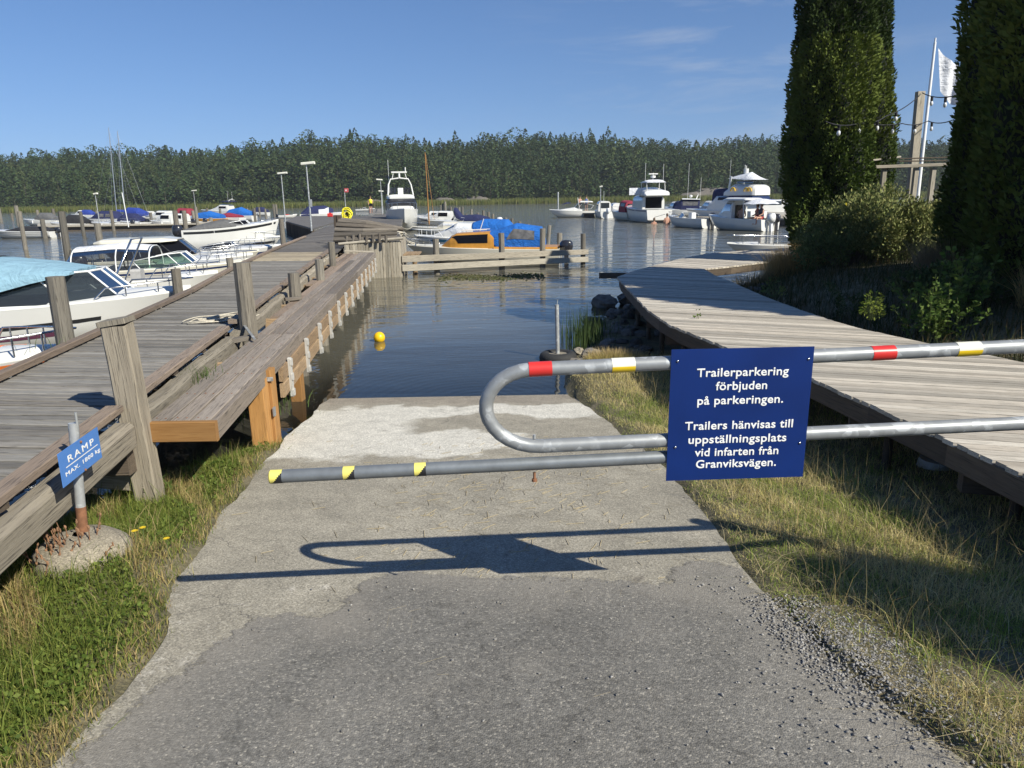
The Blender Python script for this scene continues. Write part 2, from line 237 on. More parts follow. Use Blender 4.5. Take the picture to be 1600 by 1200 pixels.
# ---------------- mesh tools ----------------
def tag(o,label=None,cat=None,group=None,kind=None):
    for k,v in (('label',label),('category',cat),('group',group),('kind',kind)):
        if v: o[k]=v
    return o
def link(name,me,mat,parent=None):
    o=bpy.data.objects.new(name,me); col.objects.link(o)
    for x in (mat if isinstance(mat,(list,tuple)) else [mat]): me.materials.append(x)
    if parent is not None: o.parent=parent
    return o
def empty(name,loc,rz=0,label=None,cat=None,group=None):
    o=bpy.data.objects.new(name,None); o.empty_display_size=.2; col.objects.link(o); o.location=loc; o.rotation_euler=(0,0,rz); tag(o,label,cat,group); return o
def copy_tree(o,parent=None):
    c=o.copy(); col.objects.link(c)
    if parent is not None: c.parent=parent
    for ch in list(o.children): copy_tree(ch,c)
    return c
class MB:
    def __init__(s): s.v=[]; s.f=[]; s.g=[]; s.t=[]; s.mi=[]; s.sm=[]
    def add(s,vs,fs,gs=None,tint=None,mi=0,smooth=False):
        n=len(s.v); tint=random.random() if tint is None else tint
        s.v+= [tuple(x) for x in vs]; s.f+=[tuple(n+i for i in q) for q in fs]
        s.g+= [tuple(x) for x in (gs or vs)]; s.t+=[tint]*len(vs); s.mi+=[mi]*len(fs); s.sm+=[smooth]*len(fs); return s
    def beam(s,p0,p1,w,h,up=(0,0,1),ch=.006,tint=None,mi=0,seg=1,wob=0.,w1=None,h1=None):
        p0=Vector(p0); p1=Vector(p1); d=(p1-p0); Ln=d.length; d.normalize(); up=Vector(up); sx=d.cross(up)
        if sx.length<1e-4: sx=d.cross(Vector((0,1,0)))
        sx.normalize(); uz=sx.cross(d).normalized(); w1=w1 or w; h1=h1 or h; off=(random.random()*50,random.random()*9,random.random()*9); vs=[];gs=[]
        for k in range(seg+1):
            q=k/seg; a=w*(1-q)+w1*q; b=h*(1-q)+h1*q; a/=2;b/=2; c=min(ch,a*.4,b*.4)
            wx=random.uniform(-wob,wob); wz=random.uniform(-wob,wob)
            for (x,z) in ((-a+c,-b),(a-c,-b),(a,-b+c),(a,b-c),(a-c,b),(-a+c,b),(-a,b-c),(-a,-b+c)):
                vs.append(p0+d*(Ln*q)+sx*(x+wx)+uz*(z+wz)); gs.append((Ln*q+off[0],x+off[1],z+off[2]))
        fs=[]
        for k in range(seg):
            for i in range(8): fs.append((k*8+i,k*8+(i+1)%8,(k+1)*8+(i+1)%8,(k+1)*8+i))
        fs.append(tuple(reversed(range(8)))); fs.append(tuple(range(seg*8,seg*8+8))); return s.add(vs,fs,gs,tint,mi)
    def box(s,c,size,rz=0.,tint=None,mi=0,ch=.006):
        c=Vector(c); sx,sy,sz=size; dx=Vector((math.cos(rz),math.sin(rz),0)); return s.beam(c-dx*sx/2,c+dx*sx/2,sy,sz,ch=ch,tint=tint,mi=mi)
    def tube(s,pts,r,n=8,tint=None,mi=0,cap=True,r1=None,wob=0.,closed=False,smooth=True):
        pts=[Vector(p) for p in pts]; K=len(pts); vs=[];gs=[];fs=[]; al=0; off=random.random()*40; ref=None
        for k,p in enumerate(pts):
            a=pts[k-1] if (k>0 or closed) else p; b=pts[(k+1)%K] if (k<K-1 or closed) else p; d=(b-a).normalized()
            if ref is None: ref=d.cross(Vector((0,0,1))); ref=ref if ref.length>.05 else d.cross(Vector((0,1,0)))
            ref=(ref-d*ref.dot(d)).normalized(); bi=d.cross(ref)
            if k: al+=(p-pts[k-1]).length
            q=k/max(1,K-1); rr=r*(1-q)+(r if r1 is None else r1)*q
            for i in range(n):
                an=2*math.pi*i/n; r2=rr*(1+random.uniform(-wob,wob)); vs.append(p+ref*(math.cos(an)*r2)+bi*(math.sin(an)*r2)); gs.append((al+off,math.cos(an)*rr+3,math.sin(an)*rr+3))
        for k in range(K if closed else K-1):
            k2=(k+1)%K
            for i in range(n): fs.append((k*n+i,k*n+(i+1)%n,k2*n+(i+1)%n,k2*n+i))
        s.add(vs,fs,gs,tint,mi,smooth)
        if cap and not closed:
            t=s.t[-1]; s.add([vs[i] for i in range(n)],[tuple(reversed(range(n)))],gs[:n],t,mi); s.add(vs[-n:],[tuple(range(n))],gs[-n:],t,mi)
        return s
    def grid(s,rows,closed=False,tint=None,mi=0,smooth=True):
        n=len(rows[0]); vs=[p for r in rows for p in r]; fs=[]
        for k in range(len(rows)-1):
            for i in range(n if closed else n-1): fs.append((k*n+i,k*n+(i+1)%n,(k+1)*n+(i+1)%n,(k+1)*n+i))
        return s.add(vs,fs,None,tint,mi,smooth)
    def poly(s,pts,tint=None,mi=0): return s.add(pts,[tuple(range(len(pts)))],None,tint,mi)
    def prism(s,pts,th,tint=None,mi=0):   # flat polygon pushed down by th
        n=len(pts); vs=[tuple(p) for p in pts]+[(p[0],p[1],p[2]-th) for p in pts]; fs=[tuple(range(n)),tuple(reversed(range(n,2*n)))]+[(i,i+n,(i+1)%n+n,(i+1)%n) for i in range(n)]
        return s.add(vs,fs,None,tint,mi)
    def blob(s,c,r,seed=0,amp=.25,nu=10,nv=7,tint=None,mi=0,smooth=False):
        c=Vector(c); rows=[]; rn=random.Random(seed); 
        for j in range(nv+1):
            ph=math.pi*j/nv; row=[]
            for i in range(nu):
                th=2*math.pi*i/nu; k=1+(rn.uniform(-amp,amp) if 0<j<nv else 0); row.append((c.x+r[0]*k*math.sin(ph)*math.cos(th),c.y+r[1]*k*math.sin(ph)*math.sin(th),c.z+r[2]*k*math.cos(ph)))
            rows.append(row)
        return s.grid(rows,True,tint,mi,smooth)
    def build(s,name,mat,parent=None,label=None):
        me=bpy.data.meshes.new(name); me.from_pydata(s.v,[],s.f)
        a=me.attributes.new('gco','FLOAT_VECTOR','POINT'); a.data.foreach_set('vector',np.array(s.g,'f').ravel())
        a=me.attributes.new('tint','FLOAT','POINT'); a.data.foreach_set('value',np.array(s.t,'f'))
        me.polygons.foreach_set('material_index',s.mi); me.polygons.foreach_set('use_smooth',s.sm); me.update()
        o=link(name,me,mat,parent)
        if label: o['label']=label
        return o
def npmesh(name,V,F,mat,C=None,parent=None,smooth=False):   # V (n,3); F list of arrays of triangles (m,3)
    V=np.asarray(V,'f'); F=np.asarray(F,'i'); me=bpy.data.meshes.new(name); me.vertices.add(len(V)); me.vertices.foreach_set('co',V.ravel())
    k=F.shape[1]; me.loops.add(F.size); me.loops.foreach_set('vertex_index',F.ravel()); me.polygons.add(len(F)); me.polygons.foreach_set('loop_start',np.arange(len(F),dtype='i')*k); me.polygons.foreach_set('loop_total',np.full(len(F),k,'i'))
    if C is not None:
        a=me.attributes.new('lc','FLOAT_COLOR','POINT'); C4=np.ones((len(V),4),'f'); C4[:,:3]=C; a.data.foreach_set('color',C4.ravel())
    me.update(calc_edges=True); me.validate()
    if smooth: me.polygons.foreach_set('use_smooth',np.ones(len(F),bool))
    return link(name,me,mat,parent)
def ip(x,xs,ys): return float(np.interp(x,xs,ys))
# ---------------- ground, ramp, water ----------------
land=np.array([(-4.6,-12),(-4.5,2),(-4.0,4),(-3.5,5.0),(-2.8,6.3),(-2.32,7.1),(-2.15,9.3),(.72,9.3),(.85,10.6),(1.3,12),(1.75,14.2),(2.6,16.2),(3.9,16.6),(4.9,17.8),(6.6,19.6),(9,21.5),(13,25.5),(22,32),(40,40),(90,48),(90,-12)],float)
def sdist(X,Y):
    d=np.full(X.shape,1e9); ins=np.zeros(X.shape,bool); n=len(land)
    for i in range(n):
        a=land[i]; b=land[(i+1)%n]; e=b-a; t=np.clip(((X-a[0])*e[0]+(Y-a[1])*e[1])/(e@e),0,1); d=np.minimum(d,np.hypot(X-a[0]-e[0]*t,Y-a[1]-e[1]*t))
        c=((a[1]>Y)!=(b[1]>Y)); 
        with np.errstate(divide='ignore',invalid='ignore'): xi=a[0]+(Y-a[1])*(b[0]-a[0])/(b[1]-a[1] if b[1]!=a[1] else 1e-9)
        ins^= c&(X<xi)
    return np.where(ins,d,-d)
def wob(X,Y,s=1.): return .5*np.sin(X*2.1*s+1.3)*np.cos(Y*1.7*s+.4)+.3*np.sin(X*4.7*s+Y*3.1*s)+.2*np.cos(X*9.*s-Y*7.*s+1)
def XLf(Y): return np.interp(Y,[-12,0,1.2,2.2,2.86,3.17,3.42,3.71,4.07,4.74,6.67,9.2,14],[-3.2,-2.3,-1.75,-1.61,-1.64,-1.66,-1.80,-1.87,-1.91,-2.01,-2.20,-2.27,-2.5])
def XRf(Y): return np.interp(Y,[-12,1.0,2.1,2.71,3.2,3.7,5.45,9.1,14],[5.,2.1,1.55,1.35,1.28,1.28,1.25,.70,.45])
def zrn(Y): return .36-.07*(Y-3.6)
def hgt(X,Y):
    X=np.asarray(X,float); Y=np.asarray(Y,float); d=sdist(X,Y)
    bank=np.interp(X-np.interp(Y,[0,8,14,20],[4.4,4.0,4.3,7]),[-.6,0,1.5,4,9,40],[0,.25,.75,1.15,1.7,2.2])
    pl=np.maximum(zrn(Y)+.03,.14)+np.where(X>1.5,bank,0)
    pl=np.where(X<-1,np.maximum(zrn(Y)+.03-.10*np.maximum(0,XLf(Y)-X),.06),pl)
    z=np.where(d>0,np.minimum(pl,d*.40),np.maximum(d*.35,-1.3))
    z+=wob(X,Y)*.03*np.clip(np.abs(d),0,1)
    inr=np.minimum(X-XLf(Y),XRf(Y)-X); zc=zrn(Y)-.04; k=np.clip(inr/.10+.6,0,1)*np.clip((14-Y)/2,0,1); z=z*(1-k)+np.minimum(zc,zc)*k
    z+=np.where(X<-1,.15*np.exp(-((X+2.45)**2+(Y-3.75)**2)/.22),0)*(1-np.clip(inr/.1+.6,0,1))
    # mound of dry grass by the right corner of the ramp, boulder fill under the boardwalk
    z+=.12*np.exp(-((X-1.25)**2/.35+(Y-9.2)**2/.5))
    return z
def zat(x,y): return float(hgt(np.array([x]),np.array([y]))[0])
def gridmesh(name,xs,ys,zf,mat,kind='structure'):
    Xg,Yg=np.meshgrid(xs,ys); Z=zf(Xg,Yg); V=np.stack([Xg,Yg,Z],-1).reshape(-1,3); nx=len(xs); i=np.arange(len(ys)-1)[:,None]*nx+np.arange(nx-1)[None]; i=i.ravel()
    o=npmesh(name,V,np.stack([i,i+1,i+nx+1,i+nx],1),mat,smooth=True); o['kind']=kind; return o
xs=np.concatenate([np.linspace(-900,-16,18),np.linspace(-15,-5,26),np.arange(-4.9,6,.09),np.linspace(6.1,16,60),np.linspace(17,90,50),np.linspace(95,900,12)])
ys=np.concatenate([np.linspace(-60,-2,30),np.arange(-1.9,20,.09),np.linspace(20.2,60,100),np.linspace(62,1200,16)])
def hg(X,Y):
    z=hgt(X,np.clip(Y,-11,1e9)); far=(Y>55)|(X<-14); return np.where(far,-1.3,z)
tag(gridmesh('ground',xs,ys,hg,M['soil']),'uneven bank of soil and dry thatch on both sides of the ramp')
# concrete ramp sheet
ysr=np.concatenate([np.arange(-4,15,.12)]); rows=[]
for k,y in enumerate(ysr):
    a=float(XLf(y))+.02*math.sin(y*5.1)+random.uniform(-.012,.012); b=float(XRf(y))+.015*math.sin(y*4.3+1)+random.uniform(-.012,.012)
    rows.append([(a+(b-a)*q,y,zr(y)) for q in np.linspace(0,1,12)])
c=MB().grid(rows,smooth=False); o=c.build('ramp',M['concrete']); tag(o,'worn pale concrete boat ramp running down into the water',kind='structure')
# asphalt road sheet, ragged upper edge
pxe=[(236,1010),(262,968),(300,925),(345,942),(390,955),(440,948),(498,962),(535,950),(545,925),(575,902),(640,893),(700,899),(760,905),(800,898),(860,905),(930,903),(1000,908),(1045,912),(1052,885),(1075,876),(1120,879),(1146,884)]
pe=[WG(*q) for q in pxe]; pe=[Vector((-1.72,2.9,0)) if k==0 else p for k,p in enumerate(pe)]
pe=[WG(*q) for q in ((112,1185),(172,1130),(228,1085),(300,1035),(360,990),(400,962))]+pe[6:]
edge=[]
for a,b in zip(pe[:-1],pe[1:]):
    n=6
    for k in range(n): q=a.lerp(b,k/n); edge.append((q.x+random.uniform(-.008,.008),q.y+random.uniform(-.012,.012)))
edge.append((pe[-1].x,pe[-1].y))
import bmesh
lp=[(-1.52,2.02),(-1.6,1.2),(-2.1,0),(-3.2,-4),(-3.4,-12),(6,-12),(4.,-4),(2.5,0)]
rr=[WG(*q) for q in ((1500,1200),(1390,1110),(1290,1030),(1225,965),(1180,920),(1160,895))]; rr=[(q.x+.0,q.y) for q in rr]
ring=np.array(edge+list(reversed(rr))+list(reversed(lp)))
def pdist(X,Y,R):
    d=np.full(X.shape,1e9); ins=np.zeros(X.shape,bool); n=len(R)
    for i in range(n):
        a=R[i]; b=R[(i+1)%n]; e=b-a; L2=max(e@e,1e-12); t=np.clip(((X-a[0])*e[0]+(Y-a[1])*e[1])/L2,0,1); d=np.minimum(d,np.hypot(X-a[0]-e[0]*t,Y-a[1]-e[1]*t))
        if a[1]!=b[1]: ins^=((a[1]>Y)!=(b[1]>Y))&(X<a[0]+(Y-a[1])*(b[0]-a[0])/(b[1]-a[1]))
    return np.where(ins,d,-d)
xr_=np.concatenate([np.arange(-3.5,-2,.2),np.arange(-1.95,1.8,.035),np.arange(1.8,6.2,.2)]); yr_=np.concatenate([np.arange(-12,1.2,.4),np.arange(1.3,4.1,.035)])
Xg,Yg=np.meshgrid(xr_,yr_); D_=pdist(Xg,Yg,ring); nx=len(xr_); i=np.arange(len(yr_)-1)[:,None]*nx+np.arange(nx-1)[None]; i=i.ravel(); Df=D_.ravel(); F=np.stack([i,i+1,i+nx+1,i+nx],1); F=F[(Df[F].max(1)>-.10)&(np.abs(Df[F]).min(1)<50)]
keep=np.where(Yg.ravel()[F[:,0]]<1.25,Df[F].max(1)>0,True); F=F[keep]
used=np.unique(F); mp_=np.full(Df.shape,-1); mp_[used]=np.arange(len(used)); o=npmesh('road',np.stack([Xg.ravel(),Yg.ravel(),zrn(Yg.ravel())+.006],1)[used],mp_[F],M['asphalt']); a=o.data.attributes.new('ed','FLOAT','POINT'); a.data.foreach_set('value',Df[used].astype('f')); tag(o,'dark grey asphalt road leading down to the ramp',kind='structure')
# water
xw=np.concatenate([np.linspace(-1500,-20,20),np.linspace(-18,14,129),np.linspace(16,1500,24)]); yw=np.concatenate([np.linspace(-60,0,8),np.linspace(.5,34,135),np.linspace(36,225,40),np.linspace(240,1500,12)])
wt=gridmesh('water',xw,yw,lambda X,Y:X*0+0.,M['water']); wt['label']='calm lake water with small ripples reflecting the sky'
Xg,Yg=np.meshgrid(xw,yw); dep=-np.where(Yg>30,-1.3,hgt(Xg,np.clip(Yg,-11,1e9))); sh=np.exp(-np.clip(dep,0,3)/.5); sh[(Yg>30)]=0
a=wt.data.attributes.new('shallow','FLOAT','POINT'); a.data.foreach_set('value',sh.ravel().astype('f'))
# ---------------- barrier gate ----------------
def GP(x,y,off=0.): # pixel on the gate's upright plane
    r=ray(x,y); return Vector((0,0,H))+r*((3.0-off)/(r.y-.05*r.x))
gate=empty('barrier_gate',(2.3,3.11,zr(3.1)),0,'galvanised steel barrier gate across the ramp with a rounded loop end','gate')
gate_inv=Matrix.Translation(gate.location).inverted()
def under(o,root):   # parent without moving
    o.parent=root; o.matrix_parent_inverse=Matrix.Translation(root.location).inverted() if root.rotation_euler.z==0 else root.matrix_world.inverted(); return o
tr_=.0305
T0=GP(832,577); T1=GP(1760,533.5); B0=GP(845,697); B1=GP(1760,653.5); cen=(T0+B0)/2; rad=(T0-B0).length/2; lf=(GP(748,640)-cen); gx=(T1-T0).normalized(); reach=GP(759.5,640).x-cen.x
arc=[]
up=(T0-B0).normalized()
for k in range(1,14):
    a=math.pi*k/14; arc.append(cen+up*(math.cos(a)*rad)-gx*(math.sin(a)*abs(reach)))
pts=[T1,T0]+arc+[B0,B1]
under(MB().tube(pts,tr_,16).build('loop_frame',M['galv']),gate)
E0=GP(424,745); E1=GP(1090,711.5)
under(MB().tube([E0,E1],.0285,16).build('lower_bar',M['darksteel']),gate)
bp=GP(835,738); under(MB().tube([bp,bp-Vector((0,0,.03))],.006,8).tube([bp-Vector((0,0,.03)),bp-Vector((0,0,.042))],.012,6).build('bolt',M['rust']),gate)
bp2=GP(835,692); under(MB().tube([bp2+Vector((0,-.0,.02)),bp2+Vector((0,0,.036))],.007,6).build('bolt',M['galv2']),gate)
def bandm(p0,p1,r,fn,mats,name):
    n=24; ks=8; d=(p1-p0).normalized(); ref=Vector((0,0,1)); ref=(ref-d*ref.dot(d)).normalized(); bi=d.cross(ref); b=MB(); vs=[];fs=[];mi=[]
    for k in range(ks+1):
        for i in range(n): a=2*math.pi*i/n; vs.append(p0.lerp(p1,k/ks)+ref*math.cos(a)*r+bi*math.sin(a)*r)
    for k in range(ks):
        for i in range(n): fs.append((k*n+i,k*n+(i+1)%n,(k+1)*n+(i+1)%n,(k+1)*n+i)); mi.append(fn((k+.5)/ks,math.cos(2*math.pi*(i+.5)/n),math.sin(2*math.pi*(i+.5)/n)))
    b.add(vs,fs); b.mi=mi; b.sm=[True]*len(fs); return under(b.build(name,mats),gate)
def on(P,Q,x): # point on the bar seen at pixel x
    lo,hi=0.,1.
    for _ in range(40):
        md=(lo+hi)/2; p=P.lerp(Q,md)-Vector((0,0,H)); u=800+f*p.dot(cR)/p.dot(cF)
        if u<x: lo=md
        else: hi=md
    return P.lerp(Q,lo)
for a,b in ((826,862),(1360,1396)): bandm(on(T0-gx*.3,T1,a) if a<832 else on(T0,T1,a),on(T0,T1,b),tr_+.0012,lambda k,c,s:0,[M['red']],'red_band')
for a,b in ((955,991),(1492,1529)): bandm(on(T0,T1,a),on(T0,T1,b),tr_+.0012,lambda k,c,s:1 if c>.0 else 0,[M['yellow'],M['cream']],'yellow_band')
for a,b in ((424,442),(537,555),(648,666)): bandm(on(E0,E1,a)-(gx*.002 if a==424 else gx*0),on(E0,E1,b),.0285+.0012,lambda k,c,s:1 if k*2-1>c+.1 else 0,[M['paleyel'],M['black']],'striped_band')
e=bandm(E0-gx*.004,E0-gx*.0025,.0285,lambda k,c,s:0,[M['paleyel']],'end_cap'); b=MB(); n=20; 
b.poly([E0-gx*.004+Vector((0,math.cos(2*math.pi*i/n)*.0285,math.sin(2*math.pi*i/n)*.0285)) for i in range(n)]); under(b.build('end_cap',M['paleyel']),gate); bpy.data.objects.remove(e)
pg=on(T0,T1+gx*1.,1740); under(MB().tube([(pg.x,pg.y,zr(3)-.1),(pg.x,pg.y,pg.z+.12)],.05,16).build('gate_post',M['galv']),gate)
# sign panel on the gate
c4=[GP(1047,548,.034),GP(1270,540,.034),GP(1257,746,.034),GP(1043,750,.034)]; Wv=((c4[1]-c4[0])+(c4[2]-c4[3]))/2; Hv=((c4[3]-c4[0])+(c4[2]-c4[1]))/2; oc=sum(c4,Vector())/4
Wn=Wv.normalized(); Hn=(Hv-Wn*Hv.dot(Wn)).normalized(); nrm=Wn.cross(Hn).normalized()
if nrm.y>0: nrm=-nrm
SW=Wv.length; SH=Hv.length
def SP(u,v,o=0): return oc+Wn*(u-.5)*SW+Hn*(v-.5)*SH+nrm*o
b=MB(); q=[(0,0),(1,0),(1,1),(0,1)]; vs=[SP(u,v,0) for u,v in q]+[SP(u,v,-.004) for u,v in q]; b.add(vs,[(3,2,1,0),(4,5,6,7),(0,1,5,4),(1,2,6,5),(2,3,7,6),(3,0,4,7)])
sp=under(b.build('sign_panel',M['signblue'],label='blue panel with seven lines of white Swedish text'),gate)
def text_mesh(name,s,mat,org,ex,ey,cx,base,width,cap,par,bold=.02,sp_=1.0,shear=0,root=None):
    cu=bpy.data.curves.new('t','FONT'); cu.body=s; cu.size=1; cu.offset=0; cu.bevel_depth=bold; cu.bevel_resolution=0; cu.space_character=sp_; cu.shear=shear; cu.resolution_u=4; cu.extrude=0
    ob=bpy.data.objects.new('t',cu); col.objects.link(ob); bpy.context.view_layer.update(); me=bpy.data.meshes.new_from_object(ob); bpy.data.objects.remove(ob)
    n=len(me.vertices); co=np.zeros(n*3,'f'); me.vertices.foreach_get('co',co); co=co.reshape(-1,3); x0,x1=co[:,0].min(),co[:,0].max(); sx=width/(x1-x0); sy=cap/.729
    x=(co[:,0]-(x0+x1)/2)*sx+cx; y=co[:,1]*sy+base
    P=np.array(org)[None]+x[:,None]*np.array(ex)[None]+y[:,None]*np.array(ey)[None]+co[:,2:3]*.02*np.array(Vector(ex).cross(Vector(ey)))[None]; me.vertices.foreach_set('co',P.astype('f').ravel()); me.update(); me.name=name
    o=link(name,me,mat); return o
org=SP(0,0,.0012); up_=-Hn
for s,u,v,wd in (('Trailerparkering',.507,.205,142),('förbjuden',.503,.307,80),('på parkeringen.',.502,.414,134),('Trailers hänvisas till',.505,.605,170),('uppställningsplats',.500,.712,155),('vid infarten från',.500,.812,133),('Granviksvägen.',.501,.905,128)):
    o=text_mesh('lettering',s,M['white'],org,Wn,up_,u*SW,-v*SH,wd/219*SW,.064*SH,sp,.024,1.05); under(o,gate); o.parent=sp; o.matrix_parent_inverse=sp.matrix_parent_inverse.copy()
    o.matrix_parent_inverse=Matrix.Identity(4)
for u,v in ((.045,.085),(.965,.09),(.055,.735),(.955,.73)):
    b=MB(); b.blob(SP(u,v,.002),(.006,.004,.006),0,0,8,5,smooth=True); o=b.build('screw',M['chrome']); o.parent=sp
sp.matrix_parent_inverse=gate_inv
bpy.context.view_layer.update()
# ---------------- jetty on the left ----------------
def XKr(Y): return -2.74-.146*(Y-4.94)   # outer line of the right kerb
def XKl(Y): return ip(Y,[0,6.1,12,17.1,25.5,30.3],[-3.4,-4.33,-5.2,-6.22,-7.55,-8.2])
jet=empty('jetty',(-3.5,5,0),0,'long weathered grey timber jetty with kerb rails leading out to the far boats','jetty')
ZD=.93; d=MB(); dfar=MB(); dp=MB()
y=.0
while y<23.6:
    w_=random.uniform(.108,.124); a=XKl(y)-.02; b_=XKr(y)-.0; tgt=d if y<18.4 else (dp if y<21.3 else dfar)
    zt=ZD-.0175+random.uniform(-.003,.003)+(.012 if 18.4<=y<21.3 else 0)
    dy=random.uniform(-.012,.012)
    if y<21.3: tgt.beam((a+random.uniform(-.02,.02),y+.16+dy,zt),(b_-.05,y-dy,zt),w_-random.uniform(.016,.030),.035,ch=.006,seg=4,wob=.0015)
    else: tgt.beam((a,y+.1,zt),(b_+.2,y,zt),w_-.009,.035)
    y+=w_
under(d.build('deck',M['deck']),jet); under(dp.build('deck_patch',M['pale'],label='pale newer boards across the deck'),jet); under(dfar.build('deck_extension',M['deckfar']),jet)
b=MB(); yy=[0,2.2,4.55]; 
def kerbseg(b,X,y0,y1,z=1.0,w=.115,h=.05,off=0): b.beam((X(y0)+off,y0,z),(X(y1)+off,y1,z),w,h,seg=3,wob=.003)
for a,c_ in ((-.5,2.3),(2.31,4.86)): kerbseg(b,XKr,a,c_)
under(b.build('kerb_rail',M['kerb']),jet)
b=MB()
for a,c_ in ((5.12,8.15),(8.6,12.2),(12.5,15.2),(15.5,19.0),(19.3,22.4)): kerbseg(b,XKr,a,c_,z=1.0)
under(b.build('kerb_rail',M['kerb']),jet)
b=MB()
for a,c_ in ((-.5,4.2),(4.21,8.3),(8.31,12.),(12.01,16.4),(16.41,20.2),(20.21,24.5),(24.51,30)): kerbseg(b,XKl,a,c_,z=.975,w=.095,h=.06,off=0)
under(b.build('kerb_rail',M['kerb'],label='kerb rail on the water side next to the boats'),jet)
b=MB()
for a,c_ in ((-.5,4.86),(5.1,8.2),(8.55,12.2),(12.5,19),(19.2,22.5)): b.beam((XKr(a)+.03,a,.80),(XKr(c_)+.03,c_,.80),.15,.20,ch=.05,seg=8,wob=.008)
under(b.build('side_beam',M['beam']),jet)
b=MB()
for yy in (3.,4.9,7.,9.4,12.4,15.3,19.,22.): b.beam((XKl(yy),yy,.62),(XKr(yy)+.05,yy,.62),.12,.2)
for o_ in (.25,.8): b.beam((XKl(0)+o_,0,.8),(XKl(22)+o_,22,.8),.1,.16)
for yy in np.arange(1.4,23,.95): b.box((XKr(yy)-.01,yy,.955),(.1,.09,.035),tint=.2)
under(b.build('joist',M['fascia']),jet)
# square leaning post with two cross boards
gb=WG(237,778); pb=Vector((gb.x,gb.y,zat(gb.x,gb.y)-.15)); pt=WY(182,506,gb.y-.12)
b=MB().beam(pb,pt,.165,.165,up=(1,.1,0),ch=.012,seg=5,wob=.002); b.beam(pt-Vector((0,0,.0)),pt+Vector((-.005,0,.035)),.185,.185,up=(1,.1,0),tint=.15); under(b.build('square_post',M['beam'],label='square leaning post with a dark flat cap'),jet)
b=MB().beam((pb.x-.7,pb.y+.12,.70),(pb.x+.02,pb.y-.10,.70),.05,.15).beam((pb.x-.8,pb.y+.12,.42),(pb.x+.02,pb.y-.09,.42),.05,.15); under(b.build('cross_board',M['beam']),jet)
def rpost(px,ytop,ybase,r,z0,bottom=-1.4,root=None,mat='post',name='post',label=None):
    g=W(px,ybase,z0); t=WY(px,ytop,g.y); lean=random.uniform(-.02,.02); b=MB(); K=7
    pts=[(g.x+lean*(q-.5),g.y,bottom+(t.z-bottom)*q) for q in np.linspace(0,1,K)]; b.tube(pts,r*1.08,10,r1=r*.95,wob=.045,smooth=False); return b.build(name,M[mat],label=label),t
XP=[]
for px,yt,yb,r in ((389,410,522,.105),(462,426,466,.10),(501,405,436,.09),(520,378,414,.085),(528,371,383,.075)):
    o,t=rpost(px,yt,yb,r,.84,root=jet); under(o,jet)
for px,yt,yb,r in ((100,432,522,.10),(278,420,452,.085),(360,403,420,.08),(442,342,374,.10)):
    o,t=rpost(px,yt,yb,r,.95); under(o,jet)
b=MB().beam(W(374,498,1.0),W(398,530,.88),.03,.012,tint=.8); under(b.build('steel_strap',M['galv']),jet)
for q0,q1 in ((W(348,535,.86),W(398,526,.86)),(W(445,468,.86),W(470,466,.86))): under(MB().beam(q0,q1,.11,.05).build('foot_board',M['log']),jet)
# far part of the jetty
JF=[W(486,360,.93),W(535,343,.93),W(600,327.5,.93)]
def quad_deck(name,P,mat,root,z=.93,step=.16,th=.05):  # boards across between line P0-P1 and line P3-P2
    b=MB(); n=max(2,int((P[1]-P[0]).length/step))
    for k in range(n):
        q=(k+.5)/n; a=P[0].lerp(P[1],q); c_=P[3].lerp(P[2],q); a=Vector((a.x,a.y,z-th/2+random.uniform(-.004,.004))); c_=Vector((c_.x,c_.y,a.z)); b.beam(a,c_,(P[1]-P[0]).length/n-.01,th)
    return under(b.build(name,M[mat]),root)
yf=[23.6,30,40,60,78]; 
L0=Vector((XKl(23.6),23.6,.93)); Rw0=Vector((-3.55,23.6,.93)); L1=W(501,358,.93); R1=W(628,343,.93); L2=W(548,340,.93); R2=W(603,334,.93); L3=W(566,334,.93)
quad_deck('deck_extension',(L0,L1,R1,Rw0),'deckfar',jet)
quad_deck('deck_extension',(L1,L2,R2,R1),'deckfar',jet,.926)
A0=W(489,357,.93);A1=W(447,345.5,.93);A2=W(462,338,.93);A3=W(560,336.5,.93)
b=MB(); b.prism([A0,A1,A2,A3],.08); under(b.build('side_platform',M['deckfar'],label='side platform widening the jetty on its left'),jet)
b=MB()
for k in range(26):
    q=k/26; p=A0.lerp(A1,q+.01); b.beam((p.x,p.y+.02,-.3),(p.x,p.y+.02,.86),.15,.04,up=(0,1,0))
under(b.build('platform_wall',M['fascia']),jet)
F0=W(599,334,.93);F1=W(597,326,.93); F2=W(577,326.5,.93);F3=W(577,334.5,.93); quad_deck('gangway',(F3,F2,F1,F0),'deck',jet,.93,.6)
b=MB(); 
for p,q in ((W(578,332,.93),W(580,325,.93)),(W(598,332,.93),W(597,325,.93))): b.tube([p+Vector((0,0,1)),q+Vector((0,0,1))],.04,6); b.tube([p,p+Vector((0,0,1))],.04,6); b.tube([q,q+Vector((0,0,1))],.04,6)
under(b.build('gangway_rail',M['grey']),jet)
